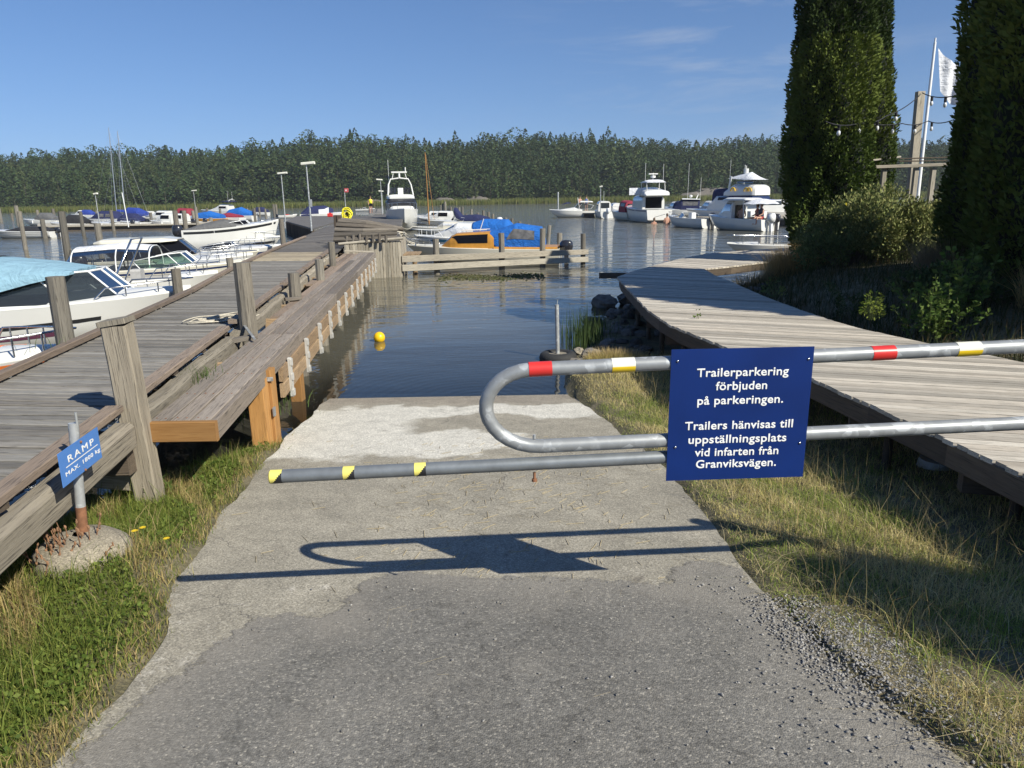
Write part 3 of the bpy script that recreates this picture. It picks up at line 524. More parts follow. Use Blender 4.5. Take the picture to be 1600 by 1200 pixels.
# ---------------- landing stage beside the jetty ----------------
led=empty('landing_stage',(-2.6,5,0),0,'lower plank landing stage with white fender strips along the ramp side','landing stage')
ZL=.84
def XE(Y): return -2.18-.1085*(Y-5.09)
b=MB(); b2=MB(); y0=5.10; y1=22.2; brk=[5.10,8.6,12.4,16.3,19.4,22.2]
for k in range(6):
    for a,c_ in zip(brk[:-1],brk[1:]):
        xa=XE(a)-.075-.152*k; xc=XE(c_)-.075-.152*k; lim=lambda Y:XKr(Y)+.16
        aa=a
        while xa-.07<lim(aa) and aa<c_-.3 and k>=3: aa+=.25; xa=XE(aa)-.075-.152*k
        if aa>=c_-.35: continue
        (b if k<3 else b2).beam((xa,aa+.003,ZL-.022+(0 if k<3 else -.02)),(xc,c_-.003,ZL-.022+(0 if k<3 else -.02)),.135,.044,seg=4,wob=.0015)
under(b.build('stage_plank',M['ledge']),led); under(b2.build('inner_plank',M['kerb'],label='browner inner planks next to the jetty posts'),led)
b=MB()
for k in range(3):
    for j in range(24):
        yy=5.16+j*.7
        for dd in (-.035,.035): xx=XE(yy)-.075-.152*k+dd; b.box((xx,yy+random.uniform(-.01,.01),ZL+.0012),(.011,.011,.003),ch=.001)
nl_=under(b.build('nail_heads',M['rust']),led); nl_['kind']='stuff'
b=MB()
for a,c_ in zip(brk[:-1],brk[1:]): b.beam((XE(a)+.024,a-.0,ZL-.075),(XE(c_)+.024,c_-.004,ZL-.075),.045,.15,seg=2)
under(b.build('edge_board',M['ledge']),led)
b=MB().beam((XE(5.05)-.50,5.07,ZL-.072),(XE(5.05)+.046,5.065,ZL-.072),.05,.15,seg=1); under(b.build('end_board',M['new'],label='orange brown new end board'),led)
for k in range(12): yy=5.9+k*1.4; under(MB().beam((XKr(yy)+.1,yy,ZL-.12),(XE(yy)-.01,yy,ZL-.12),.05,.14).build('stage_joist',M['brown']),led)
def sq(name,px,yt,yb,zb,s,mat,dx=0):
    g=W(px,yb,zb); t=WY(px,yt,g.y); return under(MB().beam((g.x,g.y,g.z-.3 if zb>0 else g.z),(g.x,g.y,t.z),s,s,up=(0,1,0),ch=.006).build(name,M[mat]),led)
gq=WG(432,690); l1=sq('leg',411,592,690,zr(gq.y),.155,'new'); l2=sq('leg',424,576,682,zr(gq.y),.15,'new')
g=W(424,682,zr(gq.y)); under(MB().box((g.x+.02,g.y-.09,ZL-.10),(.16,.012,.04)).build('steel_bracket',M['galv']),led); under(MB().box((g.x+.08,g.y-.08,.42),(.012,.06,.09)).build('steel_bracket',M['galv']),led)
sq('leg',463,532,588,.30,.14,'new')
for yy in np.arange(10,22.5,2.2): under(MB().tube([(XE(yy)-.2,yy,-1),(XE(yy)-.2,yy,ZL-.1)],.08,8).build('pile',M['post']),led)
Y0=WY(463,560,8).y
ys_=7.72; b=MB()
for zc in (.62,.45): b.beam((XE(ys_-.35)+.035,ys_-.3,zc),(XE(21.8)+.035,21.8,zc),.05,.15,seg=8,wob=.003)
under(b.build('fender_board',M['brown']),led)
for k in range(13):
    yy=ys_+k*1.13; x=XE(yy)+.085; b=MB(); b.box((x,yy,.525),(.03,.055,.43),ch=.008)
    for zc in (.36,.53,.69): b.box((x+.016,yy,zc),(.02,.06,.08),ch=.01)
    under(b.build('fender_strip',M['white_strip']),led)
b=MB().beam((XE(22)-.9,22.25,ZL+.05),(XE(22)-.05,22.25,ZL+.01),.05,.05); under(b.build('end_rail',M['grey']),led)
# ---------------- timber caisson at the end of the stage ----------------
cai=empty('timber_wharf',(-4.3,23,0),0,'old timber wharf end with a wall of upright planks and rotten grey logs on top','wharf')
P0=W(541,437,0); P1=W(628,432,0); b=MB(); n=21
for k in range(n):
    q=(k+.5)/n; p=P0.lerp(P1,q); top=WY(540,380,P0.y).z; tp=top+random.uniform(-.04,.03)+(.04*q)
    b.beam((p.x,p.y+random.uniform(-.02,.02),-.5),(p.x+random.uniform(-.01,.01),p.y,tp),(P1-P0).length/n-.012,.06,up=(0,1,0),seg=3,wob=.003)
    p2=P1.lerp(Vector((P1.x-.2,P1.y+2.6,0)),q); b.beam((p2.x,p2.y,-.5),(p2.x,p2.y,tp),.11,.05,up=(1,0,0))
under(b.build('plank_wall',M['grey']),cai)
tz=WY(540,380,P0.y).z
b=MB().tube([(P0.x-.15,P0.y-.06,tz-.02),(P1.x+.1,P1.y-.06,WY(628,372,P1.y).z)],.045,8,wob=.06); under(b.build('top_rail',M['grey']),cai)
b=MB(); zt0=WY(537,345,P0.y+.7).z
for k,(za,dz,yo) in enumerate(((tz+.08,.02,.25),(tz+.22,.0,.35),(tz+.37,-.05,.5),(tz+.50,-.17,.75),(zt0-.02,-.28,1.1),(zt0,-.32,1.5),(zt0-.01,-.36,1.9))):
    b.tube([(P0.x-.35+.1*k*0,P0.y+yo,za),(P0.x+.5,P0.y+yo,za+dz*.3),(P1.x-.15,P1.y+yo,za+dz)],.085,8,wob=.16,r1=.06,smooth=False)
for k in range(7): b.tube([(P0.x+.05+.2*k,P0.y+.2,tz-.02),(P0.x+.06+.2*k,P0.y+.22,tz+.2+.03*(k%3))],.05,6,wob=.1)
under(b.build('rotten_log',M['log']),cai)
b=MB(); 
for k,x in enumerate((528,533)): g=W(x,385,.84); b.beam((g.x,g.y,0),(g.x,g.y,WY(x,336,g.y).z),.13,.13,up=(0,1,0))
under(b.build('dark_post',M['fascia']),cai)
b=MB()
for k in range(4): b.beam((P1.x+.05+.13*k,P1.y+.5,.62),(P1.x-.02+.13*k,P1.y+1.9,.62),.115,.05)
b.tube([(P1.x+.3,P1.y+1,-1),(P1.x+.3,P1.y+1,.6)],.08,8); under(b.build('corner_step',M['brown']),cai)
# ---------------- two-rail timber fence in the water ----------------
fen=empty('water_fence',(-1,25,0),0,'two pale horizontal timbers on posts standing in the water before the orange boat','fence')
a0=W(629,432,0); a1=W(918,414,0)
for zc in (.52,.22):
    b=MB().beam((a0.x,a0.y-.02,WY(629,405 if zc>.4 else 419,a0.y).z),(a1.x,a1.y-.02,WY(918,393.2 if zc>.4 else 404.8,a1.y).z),.10,.20,seg=6,wob=.006,w1=.1,h1=.175); under(b.build('timber_rail',M['grey']),fen)
for px,yt in ((682,373),(784,364),(848,357),(911,365)):
    q=(px-629)/289; g=a0.lerp(a1,q); g.y+=.14; g.x=WY(px,400,g.y).x; t=WY(px,yt,g.y).z; r=.10 if px<900 else .09
    b=MB().tube([(g.x,g.y,z) for z in np.linspace(-1.2,t,6)],r,9,wob=.06,smooth=False); under(b.build('post',M['post']),fen)
# ---------------- boardwalk on the right ----------------
bw=empty('boardwalk',(2.5,8,0),0,'curving pale plank boardwalk on the right bank','boardwalk')
s12=1.2
out=[(2.95,1.0),(2.86,2.6),(2.82,3.82),(2.68,4.9),(2.54,6.04),(2.24,7.2),(1.93,8.74),(1.88,9.9),(1.92,10.9),(1.98,12.4),(2.06,14.2)]
inn=[(5.6,3.9),(4.95,5.6),(4.63,6.47),(4.35,7.2),(4.22,7.55),(4.0,8.3),(3.92,8.9),(3.87,9.8),(3.85,11.0),(3.92,12.9),(4.07,15.5)]
out=[(2.95,-.6)]+out; inn=[(5.9,2.0)]+inn
def res(P,n):
    P=np.array(P,float); s=np.concatenate([[0],np.cumsum(np.hypot(*np.diff(P,axis=0).T))]); t=np.linspace(0,s[-1],n); return np.stack([np.interp(t,s,P[:,0]),np.interp(t,s,P[:,1])],1)
Oa=res(out,400); ZW=.84
Il=res(inn+[(4.5,17),(5.5,18)],1500); Ia=[]
for o_ in Oa:
    th=R_(ip(o_[1],[0,4,8,12,14.3],[-13,-16,-22,-28,-30])); cr_=(Il[:,0]-o_[0])*math.sin(th)-(Il[:,1]-o_[1])*math.cos(th); k_=int(np.argmin(np.abs(cr_))); Ia.append(Il[k_])
Ia=np.array(Ia)
def deckstrip(Oa,Ia,b,step=.105):
    acc=0;last=0
    mid=(Oa+Ia)/2; s=np.concatenate([[0],np.cumsum(np.hypot(*np.diff((Oa*.5+Ia*.5),axis=0).T))]); n=int(s[-1]/step)
    for k in range(n):
        t0=(k+.05)*step; t1=(k+.95)*step; pts=[]
        for A,t in ((Oa,t0),(Ia,t0),(Ia,t1),(Oa,t1)): pts.append((float(np.interp(t,s,A[:,0])),float(np.interp(t,s,A[:,1]))))
        zt_=ZW+random.uniform(-.003,.002); v=[Vector((x,y,zt_)) for x,y in pts]; d_=((v[1]-v[0])+(v[2]-v[3])).normalized(); j0=random.uniform(.0,.022); v[0]-=d_*j0; v[3]-=d_*j0; ln=(v[1]-v[0]).length; g0=random.random()*40; g1=random.random()*9
        gs=[(g0,g1,0),(g0+ln,g1,0),(g0+ln,g1+.095,0),(g0,g1+.095,0)]; b.add(v+[p-Vector((0,0,.03)) for p in v],[(0,1,2,3),(7,6,5,4),(0,4,5,1),(1,5,6,2),(2,6,7,3),(3,7,4,0)],gs+[(x,y,.03) for x,y,_ in gs])
b=MB(); deckstrip(Oa,Ia,b,.1)
out2=[(2.06,14.22),(2.5,15.2),(3.1,16.3),(4.2,18.2),(5.2,19.6),(6.9,20.7),(8.5,21.4),(11,22.2)]; inn2=[tuple(Ia[-1]),(3.95,14.3),(4.07,15.52),(4.9,16.1),(5.6,16.7),(6.4,17.3),(7.2,18.0),(8.2,18.8),(9.4,19.6),(12,20.6)]
deckstrip(res(out2,200),res(inn2,200),b,.12); under(b.build('deck',M['walk']),bw)
b=MB(); 
def fascia(b,P,z=.737,h=.155,w=.045,ins=.02):
    for a,c_ in zip(P[:-1],P[1:]): b.beam((a[0]+ins,a[1],z),(c_[0]+ins,c_[1],z),w,h)
fascia(b,res(out+out2[1:],34)); under(b.build('edge_beam',M['fascia']),bw); b=MB(); fascia(b,res(inn+inn2[1:],34),ins=-.05); under(b.build('edge_beam',M['fascia']),bw)
for k in range(3,12):
    b=MB(); o_=Oa[k*33]; i_=Ia[k*33]; b.beam((o_[0]+.05,o_[1],.60),(i_[0],i_[1],.60),.1,.15)
    for q in (.12,.85): 
        x=o_[0]*(1-q)+i_[0]*q; y=o_[1]*(1-q)+i_[1]*q; z=zat(x,y); b.tube([(x,y,z-.3),(x,y,.55)],.035,8)
    under(b.build('bearer',M['fascia']),bw)
b=MB()
p=W(963,440,.6); b.beam((p.x-.28,p.y+.7,.66),(p.x+.9,p.y+.5,.66),.12,.12); b.beam((2.0,11.2,.62),(2.6,11.2,.62),.14,.14)
under(b.build('bearer',M['fascia']),bw)
for px,py in ((1480,715),(1190,668)):
    g=W(px,py,.36); z=zat(g.x+.05,g.y+.1); b=MB().tube([(g.x,g.y+.1,z-.05),(g.x,g.y+.1,z+.05)],.16,14,r1=.14).tube([(g.x,g.y+.1,z+.05),(g.x,g.y+.1,.6)],.02,8).box((g.x,g.y+.1,z+.18),(.14,.1,.012)); under(b.build('screw_foot',M['galv2']),bw)
# ---------------- boats ----------------
class Boat:
    """local frame: x towards the bow, y to port, z up, origin at the stern on the waterline"""
    def __init__(s,name,label,pos,head,Ln,B,fb,hull='gel',cockpit=(.05,.55),flare=.2,full=2.3,group=None,cat='boat',sheer=.28,deckmat=None,inner='greyin',pitch=0,sc=1.):
        s.root=empty(name,pos,R_(head),label,cat,group); s.L=Ln;s.B=B;s.fb=fb; s.full=full; s.sheer=sheer
        s.root.scale=sc if isinstance(sc,tuple) else (sc,)*3; s.sc=sc[0] if isinstance(sc,tuple) else sc
        if pitch: s.root.rotation_euler.y=R_(pitch)
        n=18; outer=[];gun=[];foot=[]
        for k in range(n+1):
            q=k/n; b=s.hb(q); zg=s.zg(q); xk=Ln*(q-.13*q**4)-.0; zk=-.22+ (zg*.35+.22)*max(0,(q-.72)/.28)**2.2; zc=.08+zg*.38*q**3; bc=b*(.90-.22*q**3)
            x=Ln*q; xc=Ln*(q-.06*q**4)
            outer.append([(xk,0,zk),(xc,bc,zc),(xc*.5+x*.5,(bc*.4+b*.6),zc*.45+zg*.55),(x,b,zg)])
        m=MB(); rows=[[*r,*[(x,-y,z) for x,y,z in reversed(r[1:])]] for r in outer]
        rows=[[ (x,y,z) for (x,y,z) in (list(reversed(r)) + [(a,-b_,c_) for a,b_,c_ in r[1:]])] for r in outer]
        m.grid(rows,tint=.5); t=rows[0]; m.add(t,[tuple(range(len(t)))],None,.5)
        # gunwale and deck
        dk=MB(); inn=[]
        for k in range(n+1):
            q=k/n; b=s.hb(q); zg=s.zg(q); w_=min(.13,b*.45); inn.append([(Ln*q,b,zg),(Ln*q-.0,b+.015 if q<.98 else b,zg+.03),(Ln*q,max(0,b-w_),zg+.04)])
        for sg in (1,-1): dk.grid([[(x,y*sg,z) for x,y,z in r] for r in inn],tint=.5)
        c0,c1=cockpit; rowsd=[]
        for k in range(n+1):
            q=k/n; b=max(0,s.hb(q)-min(.13,s.hb(q)*.45)); zg=s.zg(q)+.04
            if c0<=q<=c1: continue
            cr=.05+.07*min(1,(1-q)*3); rowsd.append((q,[(Ln*q,b*u,zg+cr*(1-u*u)) for u in (1,.6,.2,-.2,-.6,-1)]))
        for side in (lambda q:q<c0,lambda q:q>c1):
            g=[r for q,r in rowsd if side(q)]
            if len(g)>1: dk.grid(g,tint=.5)
        s.hull=m.build('hull',M[hull],s.root); s.deck=dk.build('deck',M[deckmat or hull],s.root)
        ck=MB(); zf=.22; rws=[]
        qs=[c0]+[k/n for k in range(n+1) if c0<k/n<c1]+[c1+ .03]
        for q in qs:
            b=max(.02,s.hb(q)-.13); zg=s.zg(q)+.03; rws.append([(Ln*q,b,zg),(Ln*q,b*.94,zf),(Ln*q,-b*.94,zf),(Ln*q,-b,zg)])
        ck.grid(rws,tint=.5,smooth=False); ck.add(rws[0],[(0,1,2,3)],None,.5); ck.add(rws[-1],[(0,1,2,3)],None,.5)
        for yy in (-.28,.28):
            if Ln>4: ck.box((Ln*(c0+.25),yy*s.B/1.8*1.1,.42),(.42,.36,.14)).box((Ln*(c0+.25)-.2,yy*s.B/1.8*1.1,.62),(.08,.36,.38))
        s.cock=ck.build('cockpit',M[inner],s.root)
    def hb(s,q): return s.B/2*(.88+.12*min(1,q*3))*max(0.,1-max(0,(q-.38)/.62)**s.full)**.8 if q<1 else .0
    def zg(s,q): return s.fb*(1+s.sheer*q*q)
    def stripe(s,mat,t0=.7,t1=.86,q0=.02,q1=.97):
        for sg in (1,-1):
            rows=[]
            for k in range(15):
                q=q0+(q1-q0)*k/14; b=s.hb(q); zg=s.zg(q); zc=.08+zg*.38*q**3; bc=b*(.90-.22*q**3); xc=s.L*(q-.06*q**4); x=s.L*q; r=[]
                for t in (t0,t1):
                    # hull side between chine, the middle and the gunwale
                    if t<.55: u=t/.55; p=(xc+(x-xc)*.5*u,bc+(bc*.4+b*.6-bc)*u,zc+(zg-zc)*.55*u)
                    else: u=(t-.55)/.45; p=((xc+x)/2*(1-u)+x*u,(bc*.4+b*.6)*(1-u)+b*u,(zc*.45+zg*.55)*(1-u)+zg*u)
                    r.append((p[0]+.004*q,(p[1]+.007)*sg,p[2]))
                rows.append(r)
            m=MB().grid(rows,tint=.5); m.build('hull_stripe',M[mat],s.root)
        return s
    def prof(s,st,x,u,n=3.,off=0.):
        X=[a[0] for a in st]; zb=ip(x,X,[a[1] for a in st]); zt=ip(x,X,[a[2] for a in st]); hw=ip(x,X,[a[3] for a in st])
        a=abs(u)*math.pi/2; sg=1 if u>=0 else -1; y=(hw+off)*math.sin(a)**(2/n)*sg; z=zb+(zt-zb+off)*math.cos(a)**(2/n) if abs(u)<1 else zb; return (x,y,z)
    def shell(s,name,st,mat,n=3.,K=26,ends=True,label=None,parent=None,thick=False):
        X0,X1=st[0][0],st[-1][0]; xs_=sorted(set([X0+(X1-X0)*k/K for k in range(K+1)]+[a[0] for a in st])); m=MB()
        us=np.linspace(-1,1,21); rows=[[s.prof(st,x,u,n) for u in us] for x in xs_]; m.grid(rows,tint=.5)
        if ends:
            for r in (rows[0],rows[-1]): m.add(r,[tuple(range(len(r)))],None,.5)
        return m.build(name,M[mat],parent or s.root,label)
    def pane(s,name,st,mat,xa,xb,ua,ub,n=3.,off=.012,both=True,parent=None,slant=(0,0)):
        for sg in ((1,-1) if both else (1,)):
            rows=[]
            for k in range(9):
                q=k/8; r=[]
                for j in range(6):
                    t=j/5; u=ua+(ub-ua)*t; x0=xa+slant[0]*(1-t); x1=xb+slant[1]*(1-t); x,y,z=s.prof(st,x0+(x1-x0)*q,u,n,off); r.append((x,y*sg,z))
                rows.append(r)
            MB().grid(rows,tint=.5).build(name,M[mat],parent or s.root)
        return s
    def screen(s,xf,xb,z0,hgt,wf,wb,glassm='glass',frame='alu',rake=.45,parent=None):
        """wrap-round windscreen: front corner width wf at xf, runs back to xb with width wb"""
        A=[(xb,wb,0.),(xf-.25*(xf-xb),wf*1.02,0),(xf,wf*.62,0),(xf+.06,0,0)]; A=A+[(x,-y,z) for x,y,z in reversed(A[:-1])]
        hs=[.55,.95,1,1,1,.95,.55]; rk=[.5,.9,1,1,1,.9,.5]
        bt=[(x,y,z0) for x,y,_ in A]; tp=[(x-rake*hgt*r*1.3,y*.88,z0+hgt*h) for (x,y,_),h,r in zip(A,hs,rk)]
        m=MB(); m.grid([bt,tp],tint=.5,smooth=False); g=m.build('windscreen',M[glassm],s.root)
        fr=MB(); fr.tube(tp,.018,6); fr.tube(bt,.015,6)
        for a,b_ in zip(bt,tp): fr.tube([a,b_],.016,6)
        fr.build('frame',M[frame],g); return g
    def rail(s,q0=.5,q1=1.0,h=.3,mat='chrome',n=5,r=.014):
        m=MB()
        def pt(q,sg,z): return (s.L*q-(.0 if q<1 else -.05),max(0,s.hb(q)-.06)*sg,s.zg(q)+.05+z)
        path=[pt(q0,1,.0)]+[pt(q0+(q1-q0)*k/8,1,h) for k in range(1,9)]; path2=[(x,-y,z) for x,y,z in reversed(path)]
        m.tube(path+path2,r,6)
        for k in range(1,n):
            q=q0+(q1-q0)*k/n
            for sg in (1,-1): m.tube([pt(q,sg,0),pt(q,sg,h*min(1,k/ (n*.12)))],r*.8,5)
        m.build('bow_rail',M[mat],s.root); return s
    def motor(s,mat='motor',y=0,sc_=1.,x=-.30):
        m=MB(); z=s.fb*.75; k=sc_
        rows=[]
        for zz,a,b_ in ((0,.13,.10),(.06,.19,.14),(.2,.22,.16),(.36,.21,.15),(.45,.15,.11),(.47,.02,.02)):
            rows.append([(x-.02*zz+a*k*math.cos(t)*1.15,y+b_*k*math.sin(t),z+zz*k) for t in np.linspace(0,2*math.pi,13)[:-1]])
        m.grid(rows,True,.5); c=m.build('outboard_motor',M[mat],s.root)
        l=MB().beam((x,y,z+.02),(x-.04,y,-.35),.12*k,.16*k,up=(1,0,0)).beam((x+.05,y,z),(.02,y,z+.02),.16,.10); l.build('motor_leg',M['motor' if mat=='motor' else mat],c); return s
    def mast(s,x,h,r=.05,mat='alu',stays=True,lean=0,z0=None,name='mast'):
        z0=s.zg(.6) if z0 is None else z0; m=MB().tube([(x,0,z0),(x+lean*.5,0,z0+h*.5),(x+lean,0,z0+h)],r,8,r1=r*.7)
        if stays:
            for p in ((s.L,0,s.fb),(.1,0,s.fb+.1),(x,s.B*.42,s.fb),(x,-s.B*.42,s.fb)): m.tube([p,(x+lean,0,z0+h*.97)],.012,4)
            m.tube([(x+lean*.6,-.5,z0+h*.6),(x+lean*.6,.5,z0+h*.6)],.02,5)
            m.tube([(x+lean,0,z0+h),(x+lean-.25,0,z0+h+.25)],.01,4)
        m.build(name,M[mat],s.root); return s
    def antenna(s,x,y,z,h,name='antenna'): MB().tube([(x,y,z),(x-.05,y,z+h)],.018,5).build(name,M['white'],s.root); return s
    def fenders(s,qs=(.3,.6),side=1,mat='white'):
        for q in qs:
            b=s.hb(q)+.09; m=MB().tube([(s.L*q,b*side,z) for z in (s.zg(q)-.5,s.zg(q)-.44,s.zg(q)-.12,s.zg(q)-.05)],.08,8); m.tube([(s.L*q,b*side,s.zg(q)-.05),(s.L*q,(b-.1)*side,s.zg(q)+.06)],.01,4); m.build('fender',M[mat],s.root)
        return s
    def radar(s,x,z,w=.5,mat='gel'):
        m=MB(); hw=w; m.tube([(x,hw,z-.5),(x-.2,hw*.8,z),(x-.25,0,z+.08),(x-.2,-hw*.8,z),(x,-hw,z-.5)],.06,8); m.box((x-.25,0,z+.22),(.16,.5,.09)); m.tube([(x-.25,0,z+.08),(x-.25,0,z+.2)],.05,6); m.build('radar_arch',M[mat],s.root); return s
def bowpos(bx,by,z,head,Ln):   # stern origin of a boat whose bow tip shows at this pixel
    p=W(bx,by,z); a=R_(head); return Vector((p.x-Ln*math.cos(a),p.y-Ln*math.sin(a),0))
def BB(name,lab,kind,bx,by,z,head,Ln,*a,sc=.75,**k):
    k0=sc[0] if isinstance(sc,tuple) else sc; pos=bowpos(bx,by,z*k0,head,Ln*k0) if kind=='bow' else sternpos(bx,by); return Boat(name,lab,pos,head,Ln,*a,sc=sc,**k)
def sternpos(bx,by): p=W(bx,by,0); return Vector((p.x,p.y,0))

# --- left of the jetty, near row (bows towards the jetty) ---
b=Boat('motorboat','white bowrider with orange stripes, nearest to the jetty on the left edge',bowpos(118,553,.62,8,4.9),8,4.9,1.75,.52,deckmat='gel',cockpit=(.05,.8),full=3.2)
b.stripe('stripe_orange',.80,.93).stripe('stripe_black',.3,.5).rail(.75,1.,.22); b.screen(3.1,2.1,.58,.3,.72,.78)
MB().beam((4.1,.45,.64),(4.7,.2,.64),.12,.02).beam((4.1,-.45,.64),(4.7,-.2,.64),.12,.02).beam((3.0,.62,.64),(4.1,.52,.66),.1,.02).beam((3.0,-.62,.64),(4.1,-.52,.66),.1,.02).build('bow_cushion',M['stripe_orange'],b.root)
b=Boat('motorboat','white sports boat under a faded light blue canvas with a raked windscreen',bowpos(300,463,.78,9,6.0),9,6.0,2.15,.70,cockpit=(.05,.62),full=2.6)
b.stripe('stripe_plum',.22,.36,.02,.7).stripe('stripe_black',.5,.6,.02,.8)
st=[(.15,.74,.85,.92),(.6,.74,1.35,.96),(1.5,.74,1.52,.95),(2.3,.76,1.56,.93),(3.1,.98,1.54,.90),(3.8,1.16,1.45,.82),(4.35,1.27,1.33,.70)]
b.shell('canopy',st,'ltblue',2.6)
b.screen(5.05,2.0,.80,.50,.74,.93,'glass','white',.8)
m=MB(); 
for x in (.9,1.7,2.4,3.0): m.tube([b.prof(st,x,u,2.6,.012) for u in np.linspace(-.98,.98,15)],.012,5)
m.build('canopy_seam',M['blackcan'],b.root)
b.rail(.78,1.,.16,n=3)
b=Boat('motorboat','white open boat with a clear plastic canopy and green tinted windscreen',bowpos(398,410,.68,10,5.3),10,6.3,2.2,.68,hull='gel2',sc=.85,cockpit=(.05,.60),full=2.6)
st=[(.5,.75,.85,.9),(.9,.75,1.45,.95),(2.2,.75,1.55,.95),(3.2,.78,1.45,.8)]
b.shell('canopy',st,'clear',2.6,ends=False); MB().tube([b.prof(st,.9,u,2.6) for u in np.linspace(-1,1,15)],.02,6).tube([b.prof(st,2.2,u,2.6) for u in np.linspace(-1,1,15)],.02,6).tube([b.prof(st,3.15,u,2.6) for u in np.linspace(-1,1,15)],.02,6).build('canopy_bow',M['white'],b.root)
b.pane('canopy_top',st,'whitecan',.9,3.1,0,.45,2.6,.01); b.screen(4.5,2.9,.76,.46,.75,.92,'green_glass','white',.8); b.stripe('stripe_navy',.80,.9).rail(.72,1.,.28)
b=Boat('motorboat','white hardtop day boat with a thin flat cream roof on dark windows',bowpos(402,394,.75,11,5.4),11,7.0,2.4,.78,hull='gel2',sc=.78,cockpit=(.05,.5),full=2.6)
b.screen(4.75,1.6,.86,.72,.85,1.0,'darkglass','stripe_black',.85); m=MB()
st=[(.9,1.50,1.58,.85),(1.2,1.50,1.68,1.0),(3.4,1.52,1.70,.95),(3.95,1.55,1.62,.7)]; b.shell('hardtop',st,'gel2',5)
m=MB(); 
for x in (1.3,2.6):
    for y_ in (.9,-.9): m.tube([(x,y_,.8),(x-.1,y_*.97,1.52)],.02,5)
m.build('roof_post',M['alu'],b.root); b.rail(.68,1.02,.32).stripe('stripe_black',.82,.9)
b=Boat('motorboat','white speedboat with a taut grey cover and black motor cover, bow at the grey post',bowpos(437,354,1.15,15,4.4),15,7.2,2.6,1.5,sc=(.61,.72,.72),cockpit=(.04,.55),full=2.5,sheer=.35)
b.shell('canopy',[(.2,1.52,1.6,1.0),(1.4,1.52,1.9,1.0),(3.,1.55,2.2,.95),(4.3,1.6,2.0,.8),(5.0,1.65,1.75,.5)],'greycan',2.6); b.screen(5.2,3.3,1.64,.44,.72,.9,'darkglass','alu',.9); b.stripe('stripe_black',.84,.95).motor('motor',0,1.6,-.45)
b.rail(.8,1.,.14,n=3)
for k,(px,py,hd,lab) in enumerate(((440,386,10,'white bow with a curved pulpit rail just beyond the pale deck boards'),(438,372,12,'low white boat with dark side panel behind the hardtop boat'))):
    b=Boat('motorboat',lab,bowpos(px,py,.6,hd,4.8),hd,6.2,2.2,.66,sc=.78,cockpit=(.05,.5),full=2.5); b.rail(.6,1.02,.38).stripe('stripe_navy' if k==0 else 'stripe_black',.3,.62)
    b.screen(4.1,2.6,.75,.35,.7,.9,'darkglass','alu',.7)
# --- the pier and boats further left ---
b=Boat('motorboat','white striped motorboat with a flat black cover, leftmost in the far row',sternpos(88,371),176,7.0,2.3,.62,sc=.75,cockpit=(.04,.62)); b.stripe('stripe_black',.55,.62).stripe('stripe_black',.8,.86).motor('motor',0,1.2); b.shell('canopy',[(.1,.64,.75,1.),(1.2,.64,1.1,1.02),(3.2,.66,1.15,.95),(4.6,.7,.85,.6)],'blackcan',2.4)
b=Boat('motorboat','long white cruiser with navy canopy panels, behind the tied grey piles',sternpos(196,352),172,9.5,2.9,.95,sc=.75,cockpit=(.04,.5)); b.stripe('stripe_black',.2,.3)
st=[(.3,1.0,1.2,1.2),(1.2,1.,2.1,1.3),(3.4,1.,2.2,1.25),(4.4,1.05,1.75,1.0),(5.2,1.1,1.2,.6)]; b.shell('canopy',st,'navy',2.6); b.pane('canopy_window',st,'vinyl',1.4,2.2,.62,.9,2.6); b.pane('canopy_window',st,'vinyl',2.5,3.3,.62,.9,2.6); b.rail(.6,1.,.5)
b=Boat('sailing_boat','white sailing boat with a royal blue tarpaulin boom cover and tall mast',sternpos(236,350),170,8.5,2.7,.9,sc=.75,cockpit=(.04,.3),group='sailing boats in the far row',cat='sailing boat'); b.mast(4.3,13.,.08,lean=-.7)
b.shell('boom_cover',[(.4,1.3,1.9,.7),(1.8,1.2,2.5,.9),(3.6,1.2,2.6,.7),(4.2,1.3,2.2,.4)],'royal',2.); b.shell('cabin',[(3.5,.9,1.3,.9),(5,.95,1.45,.8),(6.3,1.,1.1,.5)],'gel',3)
b=Boat('sailing_boat','sailing boat with the taller leftmost mast and a wind vane on top',sternpos(222,347),172,9,2.8,.9,sc=.75,cockpit=(.04,.3),group='sailing boats in the far row',cat='sailing boat'); b.mast(4.6,14.8,.08,lean=-.8); b.shell('cabin',[(3.,.9,1.4,.95),(5,.95,1.5,.85),(6.8,1.,1.15,.5)],'gel',3); b.shell('boom_cover',[(.6,1.7,1.9,.15),(2,1.7,2.1,.25),(4.4,1.8,2.2,.25)],'royal',2.)
b=Boat('motorboat','white cabin boat with small dark side windows left of the wine red hood',sternpos(282,350),168,8.,2.8,.95,hull='gel2',sc=.75,cockpit=(.04,.35))
st=[(1.5,.95,2.0,1.15),(3.3,.98,2.05,1.1),(4.3,1.,1.5,.9),(6.3,1.05,1.25,.5)]; b.shell('cabin',st,'gel',3.2); b.pane('window',st,'darkglass',1.8,3.3,.55,.85,3.2); b.pane('window',st,'darkglass',4.6,5.6,.55,.85,3.2); b.rail(.6,1,.4)
b=Boat('motorboat','white boat with a wine red canvas hood with a dark window',sternpos(306,346),170,7.2,2.6,.95,sc=.75,cockpit=(.04,.5)); st=[(.2,1.,1.5,1.1),(.8,1.,2.2,1.2),(2.6,1.,2.3,1.15),(3.6,1.05,1.6,.9)]; b.shell('canopy',st,'wine',3.); b.pane('canopy_window',st,'darkglass',1.1,2.1,.6,.88,3.); b.stripe('stripe_black',.3,.4)
